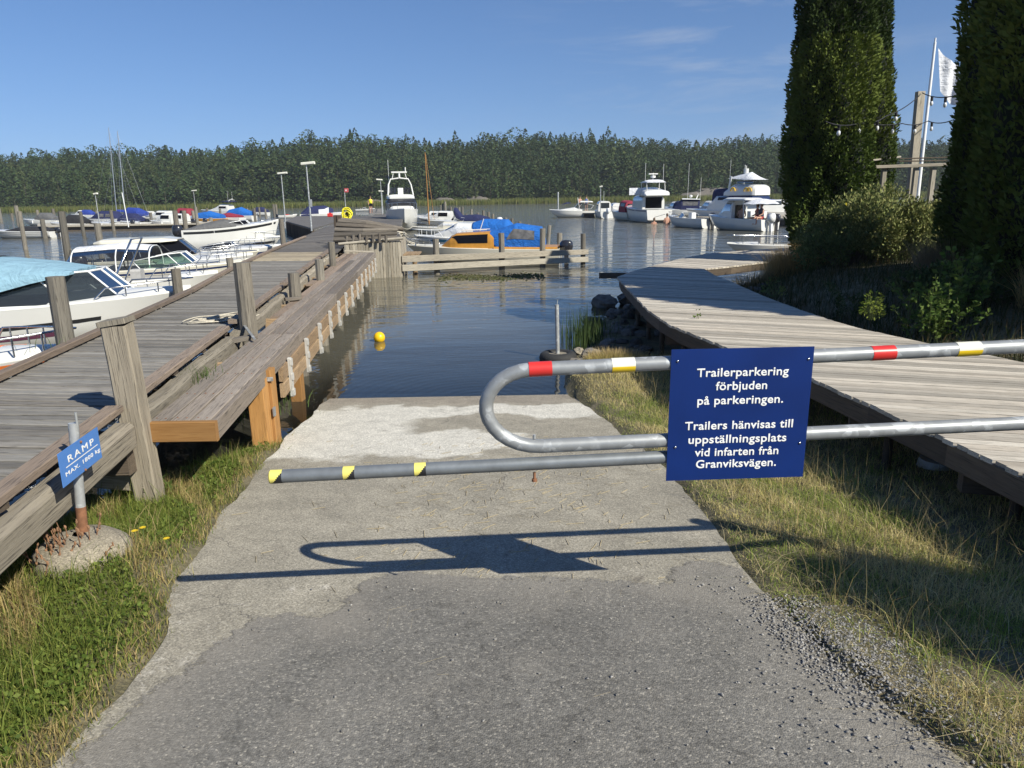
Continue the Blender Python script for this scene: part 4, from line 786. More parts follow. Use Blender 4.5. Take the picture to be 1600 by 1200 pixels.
b=Boat('motorboat','varnished orange hulled boat under a bright blue tarpaulin, behind the piles',sternpos(352,350),172,6.6,2.3,.8,hull='orangehull',deckmat='gel',sc=.75,cockpit=(.04,.5)); b.shell('canopy',[(.3,.85,1.4,1.),(2.2,.85,1.9,1.),(4.4,.9,1.6,.8),(5.2,.95,1.1,.5)],'blue',2.4)
b=Boat('motorboat','white speedboat with a deep red foredeck cover in the far row',sternpos(380,349),170,7,2.4,.85,sc=.75,cockpit=(.04,.5)); b.shell('canopy',[(.3,.9,1.2,1.),(2.2,.9,1.6,1.),(4.9,.95,1.2,.6)],'wine',2.4)
b=Boat('cabin_cruiser','white cabin cruiser with a slanted radar arch and dark bimini, farthest left group',sternpos(372,338),165,9.5,3.2,1.2,sc=.75,cockpit=(.04,.35),cat='boat'); st=[(1.6,1.2,2.6,1.35),(3.8,1.2,2.7,1.3),(5.2,1.2,2.0,1.1),(7,1.25,1.5,.6)]; b.shell('cabin',st,'gel',3.2); b.pane('window',st,'darkglass',2,3.9,.6,.85,3.2); b.shell('bimini',[(.6,3.2,3.3,1.2),(2,3.2,3.5,1.3),(3.2,3.2,3.3,1.2)],'navy',3); b.radar(1.4,3.6,1.1); b.antenna(1.6,.8,3.2,2.4); b.antenna(1.6,-.8,3.2,2.2)
b=Boat('motorboat','boat covered by a bright blue tarpaulin beside the radar arch cruiser',sternpos(398,345),170,6.8,2.3,.85,sc=.75,cockpit=(.04,.5)); b.shell('canopy',[(.3,.9,1.5,1.),(2.2,.9,2.3,1.),(4.4,.95,1.9,.8),(5.2,1.,1.2,.5)],'blue',2.2)
b=Boat('motorboat','white boat with a deep navy tarpaulin lying across the end of the side platform',sternpos(470,343),10,8.2,2.5,.85,sc=.75,cockpit=(.04,.5)); b.shell('canopy',[(.2,.6,1.2,1.15),(1.4,.6,2.2,1.2),(4.2,.6,2.3,1.1),(5.6,.6,1.7,.7)],'navy',2.2); b.shell('side_flap',[(3.2,.9,1.9,1.2),(4.9,.9,2.0,1.12)],'whitecan',2.5,ends=False)
b=Boat('dinghy','tiny white open boat with red seats left of the navy tarpaulin',sternpos(436,341),8,3.4,1.4,.5,sc=.75,cockpit=(.05,.75)); b.motor('motor',0,.9)
MB().box((1.6,0,.62),(.6,.9,.12)).build('seat',M['red'],b.root)
b=Boat('dinghy','tiny white open boat beyond the yellow hose coil',sternpos(556,330),5,5.4,1.6,.5,sc=.75,cockpit=(.05,.75)); b.screen(3.,2.,.55,.5,.5,.6,'clear','white')
# --- right of the wharf ---
b=Boat('cabin_cruiser','tall white flybridge cruiser seen bow-on with dark wrap-around windows at the jetty',Vector((0,0,0)),0,9.5,3.1,1.85,sc=.8,cockpit=(.03,.2),sheer=.12,full=2.8)
p=WY(632,330,55); a_=R_(-79); b.root.location=(p.x-7.6*math.cos(a_),p.y-7.6*math.sin(a_),0); b.root.rotation_euler.z=a_
st=[(1.2,1.7,3.0,1.45),(4.6,1.7,3.05,1.4),(5.3,1.75,2.4,1.28),(6.0,1.8,2.1,.9)]; b.shell('cabin',st,'gel',5); st2=[(1.6,1.95,2.96,1.49),(5.0,1.95,2.98,1.46),(5.5,1.95,2.75,1.35)]; b.shell('window',st2,'stripe_black',6)
b.shell('flybridge',[(1.,2.98,3.35,1.35),(4.4,2.98,3.4,1.32),(4.9,3.,3.2,1.1)],'gel',4)
m=MB().tube([(4.3,1.22,3.3),(3.4,1.1,4.3),(3.3,.85,4.85),(3.3,0,4.95),(3.3,-.85,4.85),(3.4,-1.1,4.3),(4.3,-1.22,3.3)],.07,8).tube([(3.3,0,4.95),(3.3,0,5.4)],.1,8).box((3.3,0,5.5),(.2,1.5,.14)).tube([(3.3,.7,4.9),(3.3,.55,5.45)],.04,6).tube([(3.3,-.7,4.9),(3.3,-.55,5.45)],.04,6).tube([(3.3,.62,5.5),(3.3,.62,5.95)],.06,6); m.build('radar_arch',M['gel'],b.root)
m=MB()
for y_ in (-.85,-.5,.5,.85): m.box((3.4,y_,3.75),(.3,.26,.6))
m.build('flybridge_seat',M['motor'],b.root); b.rail(.5,1.02,.55,r=.022); b.antenna(2.8,-1.,3.5,3.2)
MB().box((4.2,0,3.7),(.4,.5,.6)).build('helm_console',M['white'],b.root)
b=Boat('inflatable_boat','grey and white inflatable tender with a clutter of gear under the big cruiser bow',W(672,350,0),150,4.4,1.8,.45,sc=.8,cockpit=(.05,.8)); m=MB().tube([(.1,.72,.75),(3.,.76,.85),(4.0,.4,1.05),(4.25,0,1.1),(4.0,-.4,1.05),(3.,-.76,.85),(.1,-.72,.75)],.24,10); m.build('tube',M['white_strip'],b.root); b.motor('wmotor',0,1.2)
b=Boat('motorboat','white open boat with a white upright motor cover under the orange brown mast',W(712,350,0),168,6.5,2.2,.8,sc=.7,cockpit=(.05,.5),full=2.4); st=[(1.5,.85,1.7,.8),(3.4,.9,1.75,.8),(4.2,.95,1.2,.5)]; b.shell('cabin',st,'gel',3.); b.pane('window',st,'glass',1.8,3.1,.55,.85); b.rail(.6,1.,.35)
b=Boat('sailing_boat','small cream sailing boat with a varnished orange brown wooden mast',bowpos(646,356,.6,166,4.8),166,6.9,2.2,.72,sc=.7,hull='gel2',cockpit=(.05,.35),cat='sailing boat',full=2.2); st=[(2.4,.8,1.38,.8),(3.8,.8,1.40,.78),(4.5,.85,1.0,.5)]; b.shell('cabin',st,'gel2',3.5); b.pane('window',st,'whitecan',2.7,3.8,.62,.85,3.5); b.rail(.6,1,.35)
b.stripe('stripe_black',.05,.2)
pm=WY(671,360,b.root.location.y+1.1); tz_=WY(674,238,pm.y).z
mo=MB().tube([(0,0,.8),(.04,0,2.8),(.1,0,tz_)],.06,8,r1=.035).tube([(-.5,0,1.1),(.05,0,tz_*.98)],.02,5).build('mast',M['new'],b.root)
bpy.context.view_layer.update(); mo.location=b.root.matrix_world.inverted()@Vector((pm.x,pm.y,0)); mo.scale=(1,1,1/.7)
b=Boat('motorboat','white motorboat with folded navy canopy and white outboard, near the small piles',bowpos(668,346,.6,172,5.6),172,8.6,2.5,.82,sc=.65,cockpit=(.05,.5),full=2.3); b.shell('canopy',[(1.0,.9,1.35,1.1),(2.4,.9,1.7,1.1),(4.2,.95,1.6,.9),(4.9,1.3,2.5,.7),(5.2,1.9,2.5,.5)],'navy',2.3); b.motor('wmotor',0,1.5); b.screen(5.7,4.,.95,.6,.7,.95,'clear','white',.6)
b=Boat('day_cruiser','white day cruiser with curtained side windows and bright blue canopy, blue stripe',bowpos(647,371,.62,170,4.9),170,7.6,2.5,.80,sc=(.645,.68,.68),cockpit=(.04,.42),full=2.1); b.stripe('stripe_teal',.62,.88)
st=[(3.0,.9,1.85,1.0),(4.2,.9,1.9,.98),(5.1,.95,1.45,.8),(6.0,1.,1.12,.45)]; b.shell('cabin',st,'gel',3.2); b.pane('window',st,'whitecan',3.35,4.5,.55,.9,3.2,slant=(-.1,.35)); b.pane('windscreen',st,'darkglass',4.4,5.1,.0,.5,3.2)
b.shell('canopy',[(.25,.9,1.6,1.0),(.7,.9,2.05,1.05),(2.3,.9,2.1,1.02),(3.1,1.2,1.9,.95)],'blue',3.); b.rail(.68,1.02,.4,'white',4,.02)
b=Boat('cabin_boat','varnished orange cabin boat with a white hull and bright blue canopy behind the fence',Vector((0,0,0)),0,7.6,2.45,.72,hull='gel2',sc=(.76,.7,.7),cockpit=(.03,.42),full=2.0,sheer=.3)
pb_=bowpos(636,385,.62,172,5.8); b.root.location=pb_; b.root.rotation_euler.z=R_(172)
st=[(3.1,.78,1.62,.98),(3.3,.78,1.66,1.0),(5.0,.80,1.58,.92),(5.25,.82,1.45,.86),(5.75,.88,.95,.6)]; b.shell('cabin',st,'orangehull',4.2)
b.pane('window',st,'darkglass',3.4,4.85,.50,.93,4.2,.015,slant=(.0,.35)); b.pane('windscreen',st,'darkglass',5.22,5.62,.02,.55,4.2,.012)
MB().beam((3.5,.5,1.74),(4.9,.42,1.70),.03,.03).beam((3.5,-.5,1.74),(4.9,-.42,1.70),.03,.03).tube([(3.9,.1,1.68),(3.7,.1,2.3)],.02,5).build('roof_rail',M['white'],b.root)
MB().grid([[(.04+.0*k,y_,z_) for y_,z_ in ((1.04,.74),(1.09,.82),(.95,.86))] for k in range(2)]).build('coaming',M['orangehull'],b.root)
b.shell('coaming',[(.05,.72,.86,1.08),(3.1,.74,.9,1.14)],'orangehull',9,ends=False)
st=[(.75,.85,1.2,.98),(.9,.85,1.85,1.04),(2.1,.86,2.05,1.04),(3.0,.9,1.75,.98),(3.3,1.2,1.7,.9)]; b.shell('canopy',st,'blue',3.6); b.pane('canopy_window',st,'vinyl',1.15,2.5,.56,.90,3.6,.016,slant=(.0,-.35))
b.motor('motor',0,1.3); b.rail(.8,1.,.3,n=3)
# --- right docks ---
b=Boat('cabin_boat','white motorboat with hardtop and folded dark bimini, leftmost at the far right dock',sternpos(925,339),176,6.9,2.5,.9,sc=.75,cockpit=(.05,.35)); b.root.location+=Vector((.3,0,0))
st=[(.5,.9,2.35,.95),(2.2,.9,2.45,1.),(3.1,.95,1.5,.8),(4.6,1.0,1.25,.5)]; b.shell('cabin',[(1.9,.9,1.2,1.0),(3.1,.95,1.5,.9),(5.2,1.,1.2,.5)],'gel',3.); b.shell('hardtop',[(.3,2.2,2.3,.9),(.6,2.2,2.4,1.05),(2.2,2.2,2.45,1.)],'gel',4); b.screen(3.3,.6,1.2,.95,.85,1.,'clear','white',.7); b.shell('bimini',[(3.6,2.1,2.2,.5),(4.3,2.05,2.25,.6),(4.9,1.9,2.,.5)],'navy',3)
MB().tube([(2.3,.9,1.0),(2.6,.8,2.9)],.04,5).tube([(2.3,-.9,1.0),(2.6,-.8,2.9)],.04,5).build('arch',M['gel'],b.root)
b=Boat('cabin_boat','small white wheelhouse boat with an outboard and glass sides, stern towards us',sternpos(950,341),97,6.,2.4,.9,sc=.75,cockpit=(.05,.35)); st=[(1.9,.9,2.35,.95),(3.4,.95,2.4,.9),(4.0,.95,1.5,.8)]; b.shell('cabin',st,'gel',4.5); b.pane('window',st,'clear',2.0,3.3,.5,.82,4.5); MB().box((1.88,0,1.75),(.02,1.3,.75)).build('window',M['glass'],b.root); b.motor('wmotor',.1,1.6); b.antenna(2.6,.0,2.4,1.4)
b=Boat('cabin_boat','cream boat with a wine red canvas hood, stern towards us left of the white cruiser',sternpos(992,344.5),103,7.6,2.6,.95,hull='gel2',sc=.75,cockpit=(.05,.42)); st=[(.9,1.,2.35,1.),(3.0,1.,2.5,1.0),(3.6,1.1,1.9,.85)]; b.shell('canopy',st,'wine',4.); b.pane('canopy_window',st,'vinyl',1.2,2.6,.55,.82,4.); MB().box((.88,0,1.75),(.02,1.3,.6)).build('canopy_window',M['darkglass'],b.root); b.rail(.6,1,.4)
# big cruiser stern
b=Boat('cabin_cruiser','big white flybridge cruiser with open dark aft cabin and swimmer at its platform',sternpos(1030,348),100,10.5,3.5,1.45,sc=.75,cockpit=(.03,.3),sheer=.3)
st=[(2.0,1.5,3.1,1.35),(5.6,1.5,3.1,1.3),(6.8,1.5,1.9,1.)]; b.shell('cabin',st,'gel',5); MB().box((1.98,0,2.25),(.03,2.0,1.25)).build('aft_window',M['darkglass'],b.root); b.pane('window',st,'darkglass',2.4,5.4,.5,.8,5)
b.shell('flybridge',[(.7,3.05,3.15,1.4),(1.0,3.05,3.6,1.55),(3.4,3.05,4.0,1.35),(4.3,3.05,3.4,1.)],'gel',4); b.shell('bimini',[(1.2,4.5,4.62,1.15),(2.0,4.5,4.85,1.25),(3.6,4.5,4.7,1.1)],'whitecan',3)
m=MB(); 
for y_ in (-1.1,1.1): m.tube([(1.2,y_,3.2),(1.5,y_,4.55)],.04,6).tube([(3.2,y_,3.5),(3.2,y_,4.6)],.04,6)
m.tube([(2.4,0,4.7),(2.4,0,5.6)],.06,6).box((2.4,0,5.5),(.2,1.1,.12)).tube([(2.4,0,5.05),(2.4,0,5.3)],.3,10).build('radar_mast',M['gel'],b.root); b.antenna(2.,1.1,4.7,2.); b.antenna(2.,-1.1,4.7,1.9)
MB().box((-.35,0,.28),(.7,2.9,.08)).build('swim_platform',M['log'],b.root); b.stripe('stripe_navy',.86,.95); MB().box((2.6,2.0,3.55),(.05,1.6,.8)).build('side_awning',M['whitecan'],b.root); b.fenders((.05,.1),-1)
MB().box((.02,-.1,1.0),(.03,1.6,.06)).beam((.01,.6,.62),(.01,-.7,.95),.03,.05).build('transom_lettering_band',M['stripe_black'],b.root)
for o in list(b.root.children):
    if o.name.startswith('transom'): o.name='transom_trim'
b=Boat('motorboat','white walkaround boat with clear side curtains and dark hood behind the pontoon',sternpos(1104,340),165,8.,2.8,1.,sc=.75,cockpit=(.04,.4)); st=[(1.,1.,2.4,1.1),(3.4,1.,2.5,1.1),(4.3,1.05,1.6,.8)]; b.shell('canopy',st,'navy',3.5); b.pane('canopy_window',st,'vinyl',1.2,3.2,.5,.85,3.5); b.shell('hardtop',[(.9,2.4,2.5,1.1),(3.3,2.45,2.62,1.1)],'gel',4); b.radar(1.5,2.9,.8); b.antenna(2.6,.9,2.5,4.6); b.antenna(1,-.9,2.5,2.8)
MB().blob((2.2,0,2.85),(.25,.25,.2),0,0,8,5,smooth=True).build('radar_dome',M['gel'],b.root)
b=Boat('motorboat','white open motorboat with a black outboard, stern towards us before the pontoon',sternpos(1109,356.5),116,6.2,2.4,.85,sc=.75,cockpit=(.04,.7),full=2.4); b.motor('motor',0,1.7); b.screen(3.9,2.9,.9,.55,.8,1.,'clear','white',.6); MB().box((2.6,0,1.0),(.5,.5,.8)).build('helm_console',M['white'],b.root); b.rail(.6,1.,.35)
b=Boat('cabin_cruiser','largest flybridge yacht with a white sun awning and navy hull band on the right',sternpos(1170,338),196,13.5,4.2,1.7,sc=.56,cockpit=(.02,.2),sheer=.15)
g_=WY(1186,330,60); b.root.location=(g_.x,g_.y,0); b.root.rotation_euler.z=R_(125)
b.shell('cabin',[(1.,1.7,4.0,1.9),(6.5,1.7,4.0,1.8),(8.2,1.7,2.6,1.4)],'gel',5); b.pane('window',[(1.,1.7,4.0,1.9),(6.5,1.7,4.0,1.8),(8.2,1.7,2.6,1.4)],'darkglass',1.5,6.,.45,.75,5,.02)
b.shell('navy_band',[(-.2,3.0,3.9,2.0),(3.,3.,3.9,2.0),(4,3.2,3.9,1.9)],'stripe_navy',6); b.shell('flybridge',[(-.4,3.9,5.2,1.7),(.0,3.9,5.35,1.95),(3.6,3.9,5.5,1.8),(5.2,3.9,4.6,1.5)],'gel',4)
b.shell('bridge_screen',[(.1,5.3,5.9,1.6),(3.,5.4,6.,1.6)],'clear',4,ends=False)
b.shell('awning',[(-.2,6.0,6.05,1.5),(1.6,6.0,7.1,1.5),(3.6,6.2,6.8,1.4),(4.8,6.3,6.5,1.1)],'whitecan',1.4)
b.shell('canopy',[(4.9,1.8,5.0,1.5),(7.4,1.8,4.9,1.4)],'navy',4,ends=True); m=MB()
for y_ in (-1.5,1.5): m.beam((4.4,y_,3.9),(4.0,y_,6.6),.3,.12,up=(0,1,0))
m.tube([(2.6,0,6.9),(2.6,0,7.6)],.35,10).tube([(2.6,0,7.6),(2.6,0,8.0)],.06,6).tube([(2.6,.3,7.5),(2.6,.3,8.1)],.05,5).build('radar_mast',M['gel'],b.root); b.antenna(4.3,1.4,6.5,2.4)
for x in (.35,.85): MB().tube([(x+.38*math.cos(t),2.05-.0*x,4.55+.38*math.sin(t)) for t in np.linspace(-.3,3.4,10)],.08,7).build('life_ring',M['buoy'],b.root)
MB().tube([(3.2+.38*math.cos(t),1.98,4.6+.38*math.sin(t)) for t in np.linspace(-.3,3.4,10)],.09,7).build('life_ring',M['buoy'],b.root)
b=Boat('cuddy_boat','white cuddy boat with hardtop, parasol and people on board, white outboard',sternpos(1203,361),120,7.2,2.6,.95,sc=.75,cockpit=(.04,.55),full=2.3,sheer=.32); b.motor('wmotor',.3,1.7); b.motor('motor',-.35,1.5)
b.shell('hardtop',[(1.7,2.55,2.62,.9),(2.0,2.55,2.75,1.1),(4.2,2.55,2.8,1.05),(4.9,2.5,2.6,.8)],'gel',4); m=MB()
st=[(3.5,.98,2.54,.98),(4.4,1.,2.5,.92),(5.4,1.05,1.5,.6)]; b.shell('cabin',st,'gel',3.4); b.pane('window',st,'glass',3.7,4.9,.45,.85,3.4)
for y_ in (-.95,.95): m.tube([(2.1,y_,.95),(2.3,y_*.95,2.6)],.04,6)
m.build('roof_post',M['white'],b.root); MB().box((3.47,0,1.5),(.04,1.1,1.3)).build('cabin_door',M['darkglass'],b.root); CUD=b
b=Boat('motorboat','dark hulled boat with blue tinted windows partly behind the thuja',sternpos(1242,346),176,8.5,2.8,1.05,hull='greyin',deckmat='gel',sc=.75,cockpit=(.04,.4)); st=[(1.6,1.1,2.4,1.2),(4.3,1.1,2.4,1.15),(5.4,1.15,1.5,.8)]; b.shell('cabin',st,'gel',4); b.pane('window',st,'glass',1.9,4.2,.45,.8,4); b.rail(.5,1,.5)
b=Boat('dinghy','small white rowing boat with thin rails moored behind the boardwalk',W(1238,388,0),176,4.9,1.4,.42,sc=.85,cockpit=(.05,.7)); b.rail(.35,1.,.35,r=.02); b.motor('motor',0,.9)
b.root.location=bowpos(1140,384,.4,178,4.1)
# ---------------- pontoons ----------------
def pont(name,lab,P,z=.55,th=.45,mat='deckfar'):
    t=empty(name,P[0],0,lab,'pontoon'); b=MB(); b.prism([Vector((p.x,p.y,z)) for p in P],.12); under(b.build('deck',M['grey']),t); b=MB(); c_=sum(P,Vector())/4; b.prism([Vector((p.x+(c_.x-p.x)*.06,p.y+(c_.y-p.y)*.06,z-.125)) for p in P],th); under(b.build('float',M['fascia']),t)
pont('pontoon','grey pontoon between the white cruiser and the open motorboat',[W(1052,352,0),W(1100,356,0),W(1112,347,0),W(1060,344,0)])
pont('pontoon','pale pontoon running in behind the thuja on the right',[W(1200,352,0),W(1262,356,0),W(1262,348,0),W(1200,346,0)])
pont('pontoon','small brown pontoon beneath the leftmost boat of the right dock',[W(885,339,0),W(930,340,0),W(930,336.5,0),W(880,336.5,0)],.5,.35)
pont('pontoon','far left pontoon where the masted boats lie',[W(60,362,0),W(330,357,0),W(330,353,0),W(60,357,0)],.5,.4)

# ---------------- further boats filling the berths ----------------
def simple(lab,kind,bx,by,z,hd,Ln,B,fb,sc,cov=None,cab=False,mot=True,str_=None,hull='gel'):
    pos=bowpos(bx,by,z*sc,hd,Ln*sc) if kind=='bow' else sternpos(bx,by); b=Boat('motorboat',lab,pos,hd,Ln,B,fb,hull=hull,cockpit=(.04,.42),sc=sc,full=2.4)
    if cab:
        st=[(2.2,fb+.05,fb+1.05,B*.4),(3.6,fb+.05,fb+1.1,B*.38),(4.6,fb+.1,fb+.45,B*.27)]; b.shell('cabin',st,'gel',3.4); b.pane('window',st,'darkglass',2.5,3.7,.52,.88,3.4)
    if cov:
        st=[(.2,fb,fb+.5,B*.42),(1.2,fb,fb+1.15,B*.44),(2.6,fb+.03,fb+1.2,B*.42),(3.5,fb+.05,fb+.6,B*.34)]; b.shell('canopy',st,cov,2.8)
    if mot: b.motor('motor' if mot is True else mot,0,1.3)
    if str_: b.stripe(str_,.6,.8)
    b.rail(.6,1.,.35,n=4); b.fenders((.35,.6),1); return b
simple('white motorboat with a black cover just right of the leftmost striped boat','stern',142,358,0,174,5.6,2.0,.7,.75,'blackcan',str_='stripe_black')
simple('small white cabin boat between the royal blue tarpaulin and the cream cabin boat','stern',258,347,0,171,6,2.2,.8,.75,None,True,'wmotor')
simple('white boat with a navy hood in front of the thin white pole','stern',228,356,0,174,5.8,2.1,.75,.75,'navy',False,True)
simple('white motorboat with upright black motor lying below the wine red hood','stern',318,355,0,172,5.6,2.1,.72,.75,None,True,True,'stripe_navy')
simple('white boat with a royal blue hood left of the first far lamp','stern',150,342,0,172,6,2.2,.85,.75,'royal',True,True)
simple('distant white boat with a navy cover at the grey water gap','stern',420,337,0,172,5.4,2.0,.75,.75,'navy',False,False)
simple('low white boat with open cockpit between hardtop boat and grey covered speedboat','bow',430,366,.85,13,6,2.1,.85,.72,None,False,'wmotor','stripe_black')
simple('white boat with blue striped hull between the wooden mast and the navy canopy','bow',655,344,.9,168,6.4,2.2,.9,.68,None,True,'wmotor','stripe_navy')
simple('distant white boat with navy hood left of the walkaround boat','stern',1076,338,0,110,6.5,2.4,1.0,.75,'navy',True,False)
simple('distant white cabin boat right of the walkaround boat','stern',1132,340,0,110,7,2.4,1.1,.75,None,True,False)
simple('distant white motorboat at the far end of the right pontoon','stern',1222,337,0,176,7,2.5,1.1,.75,'royal',True,False)
simple('small white boat behind the wheelhouse boat of the right dock','stern',972,338,0,100,6,2.2,.9,.75,None,True,'motor')

b=Boat('motorboat','small white open boat with a steering wheel, moored beside the light blue canvas boat',bowpos(342,433,.62,10,4.6),10,5.1,1.8,.62,sc=.9,cockpit=(.05,.75),full=2.6); b.rail(.7,1.,.25)
MB().box((3.1,.0,.78),(.25,.36,.38),ch=.05).build('helm_console',M['greyin'],b.root); MB().tube([(2.86+.0*t,.16*math.cos(t),1.16+.16*math.sin(t)) for t in np.linspace(0,2*math.pi,13)[:-1]],.018,5,closed=True).build('steering_wheel',M['rubber'],b.root)
MB().tube([(2.6,.5,.6),(3.2,.45,1.75),(3.2,-.45,1.75),(2.6,-.5,.6)],.025,6).build('frame',M['chrome'],b.root); MB().box((2.3,0,.75),(.4,.45,.4),ch=.05).build('seat',M['navy'],b.root)
simple('white boat with an upturned white motor in the crowded row left of the ragged post','stern',250,357,0,173,5.4,2.0,.75,.75,None,False,'wmotor')
simple('white half cabin boat in the crowded row under the small far lamp','stern',300,357,0,171,5.6,2.0,.8,.75,None,True,True)
simple('white boat with a black motor just right of the stout rope topped post','stern',205,358,0,173,5.4,2.0,.72,.75,None,False,True,'stripe_navy')
simple('white boat with a grey hood at the left end of the crowded row','stern',92,352,0,174,6,2.1,.8,.75,'greycan',False,False)
simple('white speedboat tip with a low rail just in front of the hardtop boat','bow',396,405,.75,12,6,2.1,.72,.8,None,False,True,'stripe_navy')
# ---------------- small things ----------------
def thing(o,label,cat,group=None): return tag(o,label,cat,group)
# ramp weight sign
rs_g=WY(126,835,3.75); Yc=rs_g.y; zc_=WY(121,690,Yc).z; rs_t=WY(117,668,3.75)
rs=empty('ramp_sign',(rs_g.x,Yc,zat(rs_g.x,Yc)),0,'small faded blue panel reading RAMP on a grey post in a concrete mound','sign')
TL=W(90,710,zc_); TR=W(152,667,zc_); zb_=WY(94,763,TL.y).z; zb2=WY(154,714,TR.y).z; BLv=Vector((TL.x,TL.y,zb_)); BRv=Vector((TR.x,TR.y,zb2))
ex=(TR-TL); swd=ex.length; exn=ex.normalized(); shh=(zc_-zb_+zc_-zb2)/2; nn=exn.cross(Vector((0,0,1))).normalized()
if nn.x<0: nn=-nn
def RP(u,v,o=0): return TL+exn*u*swd-Vector((0,0,1))*v*shh+nn*o
b=MB(); vs=[RP(u,v) for u,v in ((0,0),(1,0),(1,1),(0,1))]+[RP(u,v,-.003) for u,v in ((0,0),(1,0),(1,1),(0,1))]; b.add(vs,[(3,2,1,0),(4,5,6,7),(0,1,5,4),(1,2,6,5),(2,3,7,6),(3,0,4,7)]); rp=under(b.build('sign_panel',M['signblue2']),rs)
bpy.context.view_layer.update()
for s,cx,bs,wd,cp in (('RAMP',.52,.42,.66,.20),('MAX. 1800 kg',.53,.76,.88,.125)):
    o=text_mesh('lettering',s,M['white'],RP(0,0,.001),exn,Vector((0,0,1)),cx*swd,-bs*shh,wd*swd,cp*shh*1.0,rp,.024,1.35 if s=='RAMP' else 1.1); o.parent=rp
b=MB(); b.add([RP(.12,.50,.001),RP(.93,.50,.001),RP(.93,.53,.001),RP(.12,.53,.001)],[(0,1,2,3)]); o=b.build('underline',M['white']); o.parent=rp
for u,v in ((.53,.09),(.53,.97)):
    o=MB().blob(RP(u,v,.003),(.008,.008,.008),0,0,8,5,smooth=True).build('screw',M['rust']); o.parent=rp
g0=zat(rs_g.x,Yc); off_=Vector((-.035,0,0))
rs_g=rs_g+Vector((-.02,.03,0)); rs_t=Vector((TL.x*.5+TR.x*.5-.045,rs_g.y+.05,rs_t.z))
under(MB().tube([rs_g-Vector((0,0,.2)),rs_t],.026,10,wob=.03).tube([rs_t+Vector((.02,0,-.02)),rs_t+Vector((.022,0,.06))],.007,6,tint=.1).build('post',M['galv2']),rs)
rb_=rs_g-Vector((0,0,.2)); under(MB().tube([rb_.lerp(rs_t,.2),rb_.lerp(rs_t,.42)],.0275,10).build('rusty_foot',M['rust']),rs)
b=MB(); rows=[]; hz_=rs_g.z-g0
for zz,r in ((-.15,.25),(0,.25),(.35*hz_,.24),(.7*hz_,.19),(.95*hz_,.09),(hz_,.03)): rows.append([(rs_g.x+r*math.cos(t)*(1+.06*math.sin(3*t+zz*9)),rs_g.y-.02+r*math.sin(t)*(1+.05*math.cos(4*t)),g0+zz+random.uniform(-.006,.006)) for t in np.linspace(0,2*math.pi,25)[:-1]])
b.grid(rows,True,.5); under(b.build('concrete_base',M['conc2']),rs)
# buoy
p=W(593,533,0); b=MB().blob((0,0,0),(.098,.098,.10),0,0,24,16,tint=.5,smooth=True); o=b.build('buoy',M['buoy']); o.location=(p.x,p.y,.062); thing(o,'round yellow buoy floating in front of the ramp','buoy')
# pipe in a tyre
p=W(872,553,.08); root=empty('mooring_pipe',(p.x,p.y,0),0,'steel pipe standing in a concrete filled tyre at the water edge','pipe')
t=WY(870,476,p.y); under(MB().tube([(p.x,p.y,-.2),(t.x,p.y,t.z)],.03,10).tube([(t.x,p.y,t.z-.02),(t.x+.012,p.y,t.z+.07)],.006,5).build('pipe',M['galv2']),root)
b=MB(); b.tube([(p.x+.2*math.cos(a),p.y+.2*math.sin(a),.03) for a in np.linspace(0,2*math.pi,21)[:-1]],.085,10,closed=True); under(b.build('tyre',M['rubber']),root)
b=MB(); b.tube([(p.x,p.y,-.1),(p.x,p.y,.085)],.19,16); under(b.build('concrete_fill',M['conc2']),root)
# mooring posts in the water
def pile(px,yt,yb,wpx,lab,group,mat='post',lean=0):
    g=W(px,yb,0); t=WY(px,yt,g.y).z; dcam=g.y; r=wpx/2/f*dcam; lz=random.uniform(-.03,.03)+lean
    b=MB(); b.tube([(lz*q*.8,0,-1.25+(t+1.25)*q) for q in np.linspace(0,1,6)],r*1.04,9,r1=r*.93,wob=.05,smooth=False); o=b.build('mooring_post',M[mat]); o.location=(g.x,g.y,0); thing(o,lab,'mooring post',group)
GL='grey mooring posts among the boats on the left'; GR='grey mooring posts to the right of the wharf'
for k,(px,yt,yb,wd,lab) in enumerate(((30,321,352,6,'mooring post leaning at the far left edge'),(40,330,390,6.5,'slim mooring post before the leftmost white striped boat'),(60,328,341,4,'short far mooring post between the two leftmost boats'),(71,342,372,7,'squat post at the outboard of the leftmost striped boat'),(86,326,346,4,'post at the stern rail of the long navy canopied cruiser'),(107,330,404,11,'thick tied mooring post with a rope round it, behind the light blue canvas'),(131,331,368,5.5,'post before the middle of the long navy canopied cruiser'),(153,329,344,4,'far post below the leftmost mast'),(159,349,402,10,'stout dark post with a rope coil on its head'),(178,328,361,5,'post before the royal blue tarpaulin boat'),(2,325,347,5,'mooring post cut by the left picture edge'),(222,327,350,4,'post right of the thin white lamp pole'),(238,332,356,4.5,'post before the white cabin boat'),(277,329,362,8,'broad dark brown post with a ragged head'),(291,329,361,7,'post just right of the ragged dark brown one'),(304,329,352,5,'post before the blue tarpaulin over the orange hull'),(312,323,378,5,'tall thin post at the black motor cover'),(325,325,345,4,'far post before the wine red cover'),(330,340,352,6,'stub post before the orange hull'),(345,326,341,3.5,'far thin post right of the blue tarpaulin'),(379,326,342,3.5,'far post left of the grey water gap'),(388,325,341,3,'second far post in the grey water gap'),(399,325,345,4,'third far post in the grey water gap'),(406,324,338,3,'thin far post above the speedboat bow'),(429,319,340,3.5,'left of the twin tall posts by the lamp'),(433,319,341,3.5,'right of the twin tall posts by the lamp'),(20,333,345,3.5,'small far post at the left margin'),(416,326,342,3,'thin far post left of the twin posts'))):
    pile(px,yt,yb,wd,lab,GL,'log' if px in(277,) else 'post')
